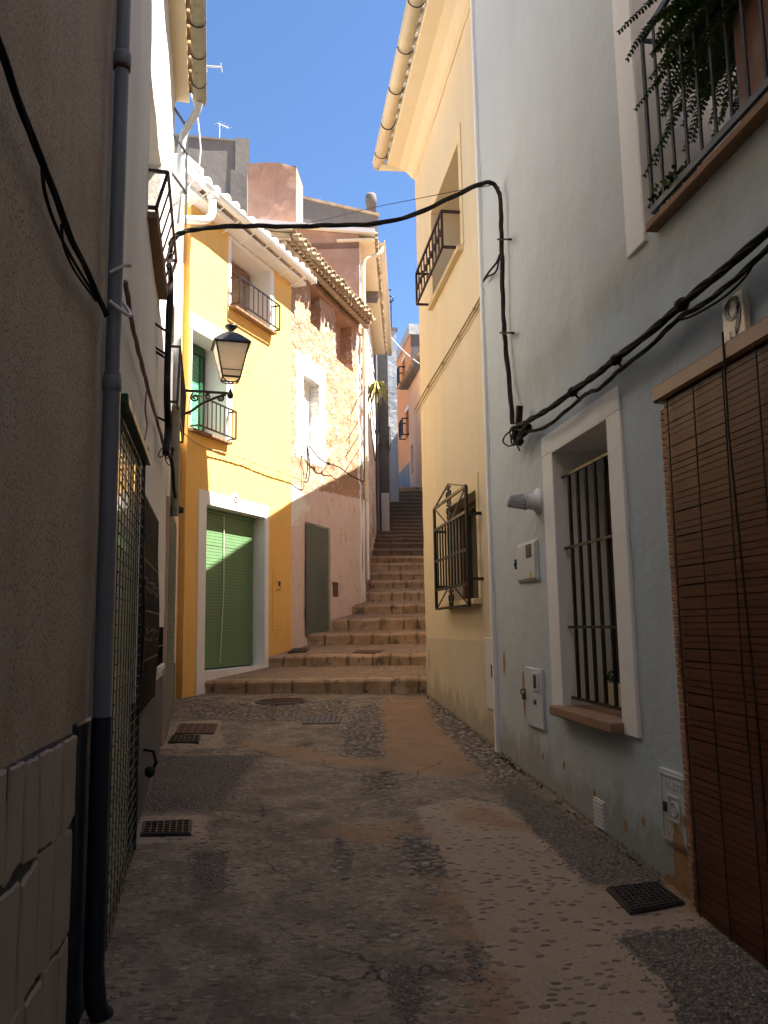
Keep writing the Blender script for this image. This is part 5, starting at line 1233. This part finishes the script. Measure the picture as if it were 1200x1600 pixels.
m.tube(smooth_path([FB.on(x, y, .09) for x, y in [(800, 672), (790, 680), (786, 690), (795, 697), (806, 694), (812, 704)]], 6), .007, 6)
m.bar(FB.on(812, 634, .08), FB.on(810, 664, .08), .045)
tag(m.build('cable', MAT['cable'], None), 'tangle of black splices and loops where the cables meet on the blue wall', 'cable', 'cables fixed along the house walls')
for y, x, lb in ((374, 784, 'upper iron clip on the vertical black cable of the blue wall'), (520, 788, 'lower iron clip on the vertical black cable of the blue wall')):
    m = MB(); m.bar(FB.on(x-6, y, .09), FB.on(x+14, y, .09), .016); m.bar(FB.on(x+12, y, .10), FB.on(x+12, y, -.02), .014)
    tag(m.build('cable_clip', MAT['cable'], None), lb, 'clip', 'cable clips on the blue wall')
m = MB(); m.tube(smooth_path([FB.on(x, y, .05) for x, y in [(781, 398), (776, 410), (764, 425), (756, 437)]], 6), .011, 6); m.tube(smooth_path([FB.on(x, y, .05) for x, y in [(781, 398), (775, 424), (762, 432), (755, 440)]], 6), .009, 6)
tag(m.build('cable', MAT['cable'], None), 'short forked branch leaving the vertical black cable towards the yellow house', 'cable', 'cables fixed along the house walls')

# ================================================================== street
def poly_dist(x, y, P):
    ins = False; dm = 1e9; n = len(P)
    for i in range(n):
        x0, y0 = P[i]; x1, y1 = P[(i+1) % n]
        if (y0 > y) != (y1 > y) and x < (x1-x0)*(y-y0)/(y1-y0)+x0: ins = not ins
        dx, dy = x1-x0, y1-y0; t = max(0, min(1, ((x-x0)*dx+(y-y0)*dy)/(dx*dx+dy*dy+1e-12))); d = (x-x0-t*dx)**2+(y-y0-t*dy)**2
        if d < dm: dm = d
    return sqrt(dm)*(1 if ins else -1)
def gp(P): return [tuple(atg(x, y)[:2]) for x, y in P]
TAN = [gp(p) for p in ([(655, 1262), (720, 1245), (800, 1262), (850, 1312), (925, 1385), (1000, 1388), (1052, 1392), (1110, 1435), (1085, 1452), (960, 1460), (1035, 1530), (1075, 1600), (800, 1620), (775, 1530), (735, 1440), (700, 1390), (694, 1340), (660, 1296)],
    [(215, 1275), (320, 1275), (330, 1312), (205, 1320)], [(255, 1128), (345, 1125), (350, 1168), (250, 1170)])]
EARTH = [gp(p) for p in ([(590, 1092), (668, 1088), (700, 1135), (770, 1200), (700, 1215), (610, 1200), (595, 1150)], [(500, 1290), (650, 1285), (700, 1360), (745, 1450), (790, 1530), (805, 1620), (735, 1620), (745, 1530), (690, 1430), (660, 1330), (510, 1302)],
    [(380, 1155), (560, 1185), (700, 1190), (700, 1205), (540, 1195), (380, 1168)], [(700, 1262), (790, 1268), (830, 1295), (720, 1290)], [(1040, 1385), (1110, 1405), (1112, 1440), (1060, 1420), (935, 1385), (960, 1380)])]
GRAV = [gp(p) for p in ([(770, 1212), (812, 1222), (900, 1285), (1045, 1378), (985, 1384), (925, 1380), (860, 1318), (800, 1262)], [(965, 1462), (1085, 1450), (1125, 1448), (1250, 1520), (1250, 1640), (1085, 1640), (1045, 1545)], [(626, 1305), (665, 1312), (694, 1345), (690, 1368), (650, 1368), (635, 1340)],
    [(520, 1308), (540, 1310), (548, 1350), (532, 1368)], [(246, 1182), (410, 1180), (372, 1215), (345, 1265), (232, 1268), (236, 1225)], [(562, 1212), (612, 1206), (622, 1226), (600, 1240), (575, 1238)], [(668, 1096), (690, 1105), (790, 1182), (815, 1222), (785, 1228), (745, 1195), (690, 1135)],
    [(545, 1112), (590, 1095), (598, 1150), (592, 1182), (540, 1180)], [(290, 1092), (400, 1100), (545, 1092), (545, 1112), (480, 1128), (300, 1122)], [(300, 1330), (352, 1330), (350, 1385), (320, 1400)], [(605, 1500), (640, 1510), (660, 1570), (640, 1600), (615, 1560)], [(730, 1470), (752, 1480), (752, 1540), (735, 1530)])]
def bb(P): return min(p[0] for p in P)-.3, max(p[0] for p in P)+.3, min(p[1] for p in P)-.3, max(p[1] for p in P)+.3
BBS = {id(p): bb(p) for L in (TAN, EARTH, GRAV) for p in L}
def field(L, x, y, w):
    m = -1
    for P in L:
        b = BBS[id(P)]
        if b[0] < x < b[1] and b[2] < y < b[3]: m = max(m, poly_dist(x, y, P)/w)
    return max(0, min(1, .5+.5*m))
def ground_h(x, y):
    return gz(x, y) + .010*noise.noise(V((x*1.3, y*1.3, 0))) + .006*noise.noise(V((x*4, y*4, 2))) - .02*max(0, 1-abs(x-.25)/.5)*min(1, max(0, (9-y)/3))
XS = [-1.7+.05*i for i in range(81)]; YS = [-6+.25*i for i in range(29)]+[1.1+.05*i for i in range(1, 218)]
m = MB(); att = []
for y in YS:
    for x in XS:
        m.v.append(V((x, y, ground_h(x, y)))); att += [field(TAN, x, y, .10), field(EARTH, x, y, .18), field(GRAV, x, y, .08), 1]
nx_ = len(XS)
for j in range(len(YS)-1):
    for i in range(nx_-1): m.f.append([j*nx_+i, j*nx_+i+1, (j+1)*nx_+i+1, (j+1)*nx_+i]); m.sm.append(True); m.mi.append(0)
st = m.build('street', MAT['ground'], None); st['kind'] = 'structure'
at = st.data.color_attributes.new('patch', 'FLOAT_COLOR', 'POINT'); at.data.foreach_set('color', att)
# real stones in the cobbled and gravelled patches
def stones(L, n, r0, r1, rnd, size_fn=None):
    m = MB(); random.seed(rnd)
    ico = []; bm = bmesh.new(); bmesh.ops.create_icosphere(bm, subdivisions=1, radius=1); bv = [v.co.copy() for v in bm.verts]; bf = [[v.index for v in f.verts] for f in bm.faces]; bm.free()
    tot = 0
    for P in L:
        b = BBS[id(P)]; area = (b[1]-b[0]-.6)*(b[3]-b[2]-.6); k = int(n*area); placed = {}
        for _ in range(k):
            x, y = random.uniform(b[0]+.25, b[1]-.25), random.uniform(b[2]+.25, b[3]-.25)
            if poly_dist(x, y, P) < random.uniform(-.06, .04) or x > 2.05 or x < -1.25: continue
            r = random.uniform(r0, r1)*random.uniform(.75, 1.1); cell = (int(x/r1/1.5), int(y/r1/1.5))
            if cell in placed: continue
            placed[cell] = 1
            a = random.uniform(0, pi); ax, ay, az = r*random.uniform(.9, 1.5), r*random.uniform(.7, 1.0), r*random.uniform(.35, .55)
            z = ground_h(x, y)-az*.15; ca, sa_ = cos(a), sin(a)
            m.add([(x+(p.x*ax*ca-p.y*ay*sa_)*(1+.15*noise.noise(p*2+V((x*9,y*9,0)))), y+p.x*ax*sa_+p.y*ay*ca, z+p.z*az) for p in bv], bf, True); tot += 1
    return m
cob = [GRAV[2], GRAV[3], GRAV[5], GRAV[6], GRAV[7], GRAV[8]]; peb = [GRAV[0], GRAV[1], GRAV[4], GRAV[9], GRAV[10], GRAV[11]]
o = stones(cob, 2300, .017, .036, 1).build('cobblestones', MAT['cobble'], None); tag(o, 'pale rounded cobbles bedded along the yellow wall and below the first step', 'cobbles', None, 'stuff')
o = stones(peb, 9500, .0065, .013, 2).build('pebbles', MAT['pebble'], None); tag(o, 'small dark pebbles laid in patches of the street along the walls', 'pebbles', None, 'stuff')
# loose flat stones showing in the worn concrete
random.seed(77); m = MB(); bm = bmesh.new(); bmesh.ops.create_icosphere(bm, subdivisions=2, radius=1); bv = [v.co.copy() for v in bm.verts]; bf = [[v.index for v in f.verts] for f in bm.faces]; bm.free()
for _ in range(900):
    y = random.uniform(2.6, 11.0); x = random.uniform(-1.1, 1.5)
    if field(TAN, x, y, .1) > .3 or field(EARTH, x, y, .1) > .5 or field(GRAV, x, y, .1) > .4 or noise.noise(V((x*1.1, y*.9, 8))) < -.05: continue
    r = random.uniform(.008, .026)*random.uniform(.7, 1.1); a = random.uniform(-.5, .5); ax, ay = r*random.uniform(1.2, 2.0), r*random.uniform(.6, 1); ca, sa_ = cos(a), sin(a); z = ground_h(x, y)-.008
    m.add([(x+(p.x*ax*ca-p.y*ay*sa_)*(1+.5*noise.noise(p*2+V((x*9,y*9,0)))), y+(p.x*ax*sa_+p.y*ay*ca)*(1+.5*noise.noise(p*2+V((x*9,3,y*9)))), z+p.z*.016) for p in bv], bf, True)
tag(m.build('paving_stones', MAT['cobble'], None), 'flat worn stones showing in the old street concrete', 'stones', None, 'stuff')

# iron covers and drains
def cover(P, label, mat, kind='drain_cover', pat='grid', t=.012, n=6):
    c4 = [atg(x, y) for x, y in P]; m = MB(); up = V((0,0,1))
    for p in c4: p.z = ground_h(p.x, p.y)+.014
    lo = [p-up*.03 for p in c4]; m.hexa(lo+[p+up*.002 for p in c4])
    c = thing(kind, sum(c4, V())/4, label, 'drain cover'); m.build('frame', MAT[mat], c, bevel=.003)
    m = MB(); A, B, C_, D = [c4[i].lerp(sum(c4, V())/4, .10)+up*.003 for i in range(4)]
    if pat == 'grid':
        for k in range(n+1):
            t_ = k/n; m.bar(A.lerp(B, t_), D.lerp(C_, t_), .010, .008); m.bar(A.lerp(D, t_), B.lerp(C_, t_), .010, .008)
    else:
        for i in range(n):
            for j in range(n):
                p = A.lerp(B, (i+.5)/n).lerp(D.lerp(C_, (i+.5)/n), (j+.5)/n); m.bar(p+V((-.014, 0, .001)), p+V((.014, 0, .001)), .016, .006)
    m.build('plate', MAT[mat], c); return c
cover([(947, 1392), (1028, 1383), (1071, 1414), (985, 1431)], 'large black iron drain cover beside the blue wall', 'castiron', n=9)
cover([(224, 1287), (300, 1285), (299, 1306), (219, 1308)], 'black iron drain cover on the left below the meter hatch', 'castiron', n=7)
cover([(268, 1151), (314, 1151), (311, 1162), (262, 1162)], 'small dark grating just in front of the brown cover on the left', 'castiron', n=6)
cover([(281, 1133), (341, 1132), (334, 1147), (273, 1148)], 'reddish brown flat cover near the orange corner', 'rustcover', pat='dots', n=5)
cover([(478, 1120), (534, 1120), (530, 1132), (472, 1133)], 'greyish rectangular cover in the middle of the street', 'greycover', pat='dots', n=6)
c = atg(440, 1096); e = atg(478, 1096); r = (e-c).length
mc = thing('manhole_cover', (c.x, c.y, ground_h(c.x, c.y)), 'round rusty manhole cover below the first step', 'manhole cover')
zc_ = ground_h(c.x, c.y)+.008
MB().lathe((c.x, c.y, zc_-.04), [(r*1.08,0),(r*1.08,.045),(r*.98,.045),(r*.97,.03)], 32).build('rim', MAT['greycover'], mc)
m = MB(); m.lathe((c.x, c.y, zc_-.04), [(r*.95,0),(r*.95,.050),(r*.9,.052)], 32)
for k in range(-4, 5): L_ = sqrt(max(0, .8-(k/5)**2))*r; m.bar((c.x-L_, c.y+k*r/5, zc_+.012), (c.x+L_, c.y+k*r/5, zc_+.012), .018, .006)
m.build('plate', MAT['rustcover'], mc)

# ================================================================== stairs
Y0 = 11.5
def at_y(py, y, px=630): d = ray(px, py); return EYE + d.z*(y/d.y)
LEFT = [FO.on(319.5, 1086), FO.on(419, 1042), FS.on(480.5, 1008), FS.on(519, 986), FS.on(550.5, 959), FS.on(572.6, 939)]
ST = []     # (xl, yl, xr, yr, z bottom, z top)
zz = [(.70, .88), (.98, 1.15), (1.28, 1.47), (1.52, 1.73), (1.85, 2.02), (2.13, 2.31)]
sl = [-.20, -.20, -.16, -.12, -.10, -.08]
for p, z, k in zip(LEFT, zz, sl): ST.append((p.x-.12, p.y+.12*-k, 3.9, p.y+k*(3.9-p.x), z[0], z[1]))
tops = [907.5, 895, 880, 870, 858.5, 848, 841]; ys = [18.5, 19.3, 20.1, 21.0, 21.9, 22.8, 23.6]
for py, y in zip(tops, ys):
    z1 = at_y(py, y); ST.append((1.9+.165*(y-17.3)-.15, y, 6.5, y, z1-.16, z1))
y = 23.6; z = ST[-1][5]
while y < 33:
    y += .72; z1 = at_y(841-(y-23.6)*75/9.4, y); ST.append((1.9+.165*(y-17.3)-.2, y, 8, y, z1-.15, z1))
sc_ = thing('staircase', (1.5, 11.5, .7), 'worn stone steps with cobbled treads climbing between the houses', 'staircase')
for i, (xl, yl, xr, yr, zb, zt) in enumerate(ST):
    if i+1 < len(ST): xl2, yl2, xr2, yr2, zb2, _ = ST[i+1]
    else: xl2, yl2, xr2, yr2, zb2 = xl, 60, 12, 60, zt+4.5
    NX = 300 if i < 7 else (120 if i < 13 else 40); NY = 10 if i < 8 else 4; m = MB(); near = i < 13; batt = []
    def fp(t, z, k):
        x = xl+(xr-xl)*t; y = yl+(yr-yl)*t
        wob = .030*noise.noise(V((x*1.6, i*5.1, 0)))+.016*noise.noise(V((x*6, i*3.3, z*6)))
        if near: # blocks bulge between open joints
            u_ = x*2.5+i*.37+1.0*noise.noise(V((x*1.1, i*2.0, 3)))+.06*noise.noise(V((z*9, i, x*3))); f_ = abs(u_-round(u_)); jk = max(0, 1-f_/.075); wob += .034*jk-.016*min(1, f_*3); fp.last = [.5+.5*noise.noise(V((math.floor(u_+.5)*7.3, i*3.1, .5)))*1.6, jk, 0, 1]
        return V((x, y+wob, z))
    rows = [(0, zb-.12), (1, zb+.02), (2, zb+.35*(zt-zb)), (3, zb+.7*(zt-zb)), (4, zt-.03), (5, zt)]
    vid = []
    for k, z in rows:
        r_ = []
        for q_ in range(NX+1):
            p = fp(q_/NX, z, k); p.y -= (.012 if k in (3, 4) else 0); p.y += (.02 if k == 5 else 0)
            if k >= 4: p.z += .016*noise.noise(V((p.x*3, i*7.7, 1)))-.022*(fp.last[1] if near else 0)
            r_.append(len(m.v)); m.v.append(p); batt += getattr(fp, 'last', [.5, 0, 0, 1])
        vid.append(r_)
    for a, b in zip(vid, vid[1:]):
        for q_ in range(NX): m.f.append([a[q_], a[q_+1], b[q_+1], b[q_]]); m.sm.append(False); m.mi.append(0)
    prev = vid[-1]
    for jj in range(1, NY+1):
        t = jj/NY; r_ = []
        for q_ in range(NX+1):
            tt = q_/NX; p = m.v[vid[-1][q_]]; b = V((xl2+(xr2-xl2)*tt, yl2+(yr2-yl2)*tt+.06, zb2-.02)); p2 = V((p.x+(b.x-p.x)*t, p.y+(b.y-p.y)*t, zt+(zb2-zt)*t+(p.z-zt)*(1-t)+.008*noise.noise(V((p.x*4, p.y*4+t*3, 5)))))
            r_.append(len(m.v)); m.v.append(p2); batt += [.5, 0, 0, 1]
        for q_ in range(NX): m.f.append([prev[q_], prev[q_+1], r_[q_+1], r_[q_]]); m.sm.append(True); m.mi.append(1 if jj > 2 or i > 8 else (0 if jj == 1 else 1))
        prev = r_
    if i+1 == len(ST):
        structure_lane = m.build('lane', [MAT['stepstone'], MAT['tread']], None); structure_lane['kind'] = 'structure'
    else:
        so_ = m.build('step', [MAT['stepstone' if i < 10 else 'stepstone_dark'], MAT['tread' if i < 10 else 'stepstone_dark']], sc_); so_.data.color_attributes.new('block', 'FLOAT_COLOR', 'POINT').data.foreach_set('color', batt)
def tread_cover(P, y0, zpt, label, mat):
    c4 = [hit(x, y, zpt, (0, -.10, 1)) for x, y in P]; m = MB(); up = V((0,0,1))
    m.hexa([p-up*.04 for p in c4]+[p+up*.012 for p in c4]); c = thing('drain_cover', sum(c4, V())/4, label, 'drain cover'); m.build('frame', MAT[mat], c, bevel=.003)
    m = MB()
    for k in range(1, 6): m.bar(c4[0].lerp(c4[1], k/6)+up*.015, c4[3].lerp(c4[2], k/6)+up*.015, .014, .008)
    m.build('plate', MAT[mat], c)
zm_ = V((.9, 13.9, 1.22))
tread_cover([(556, 1017), (600, 1017), (596, 1021), (550, 1021)], 0, (1.0, 13.3, 1.165), 'brown cover set in the second tread of the steps', 'rustcover')
tread_cover([(458, 1014), (482, 1014), (478, 1019), (450, 1019)], 0, (.3, 13.8, 1.21), 'dark little cover in the second tread beside the orange house', 'castiron')

# terrain under everything
m = MB(); prof = [(-150, -9.5), (11.6, .25), (17, 1.6), (33, 6.5), (45, 9), (150, 30), (600, 60)]
vs = [V((x, y, z)) for y, z in prof for x in (-400, 400)]; m.add(vs, [(2*i, 2*i+1, 2*i+3, 2*i+2) for i in range(len(prof)-1)])
MAT['earth'] = plaster('dry_earth', (.25,.19,.13), .2)
structure(m.build('terrain', MAT['earth'], None))
# weeds along the wall foot
random.seed(19); m = MB()
for _ in range(150):
    y = random.choice((random.uniform(6.6, 7.3), random.uniform(4.2, 7.4), random.uniform(7.4, 11))); x = (2.02 if y < 7.42 else 2.05)-random.uniform(.0, .04); z = ground_h(x, y)
    for k in range(3):
        d_ = V((random.uniform(-1,.3), random.uniform(-1,1), random.uniform(.3,1))).normalized(); L = random.uniform(.012, .035); a = d_.cross(V((0,0,1))).normalized()*.005; p = V((x, y, z))
        m.add([p-a*.4, p+a*.4, p+d_*L*.6+a, p+d_*L, p+d_*L*.6-a], [(0,1,2,3,4)])
tag(m.build('weeds', MAT['leaf'], None), 'tiny weeds and moss along the foot of the right hand wall', 'weeds', None, 'stuff')

H = thing('house', (0, -11, -.6), 'unseen house added behind the viewer to darken the near street', 'house')  # out of view, added to block sky light so the foreground falls darker
wall(Frame((6, -9.5), (-1, 0), (0, 1)), 0, 12, -2, 8.5, depth=4, cell=1, amp=.01, seed=99).build('wall', MAT['beige'], H)
# ================================================================== light
S = V((.98, -.19, 1.53)).normalized()
el = math.asin(S.z); az = atan2(S.x, S.y)
sun = bpy.data.lights.new('sun', 'SUN'); so = bpy.data.objects.new('sun', sun); COL.objects.link(so)
sun.energy = 5.0; sun.angle = radians(.5); sun.color = (1, .93, .82); so.rotation_euler = S.to_track_quat('Z', 'Y').to_euler(); so.location = (10, -5, 30)
W = bpy.data.worlds.new('World'); SC.world = W; W.use_nodes = True; nt = W.node_tree
bg = nt.nodes['Background']; sky = nt.nodes.new('ShaderNodeTexSky'); sky.sky_type = 'NISHITA'; sky.sun_disc = False
sky.sun_elevation = el; sky.sun_rotation = az; sky.air_density = 1.0; sky.dust_density = .15; sky.ozone_density = 8.0; sky.altitude = 200
nt.links.new(sky.outputs[0], bg.inputs[0]); bg.inputs[1].default_value = .05
SC.view_settings.view_transform = 'Standard'; SC.view_settings.look = 'None'; SC.view_settings.exposure = 2.35; SC.view_settings.gamma = 1
SC.cycles.max_bounces = 10; SC.cycles.diffuse_bounces = 6; SC.cycles.glossy_bounces = 4
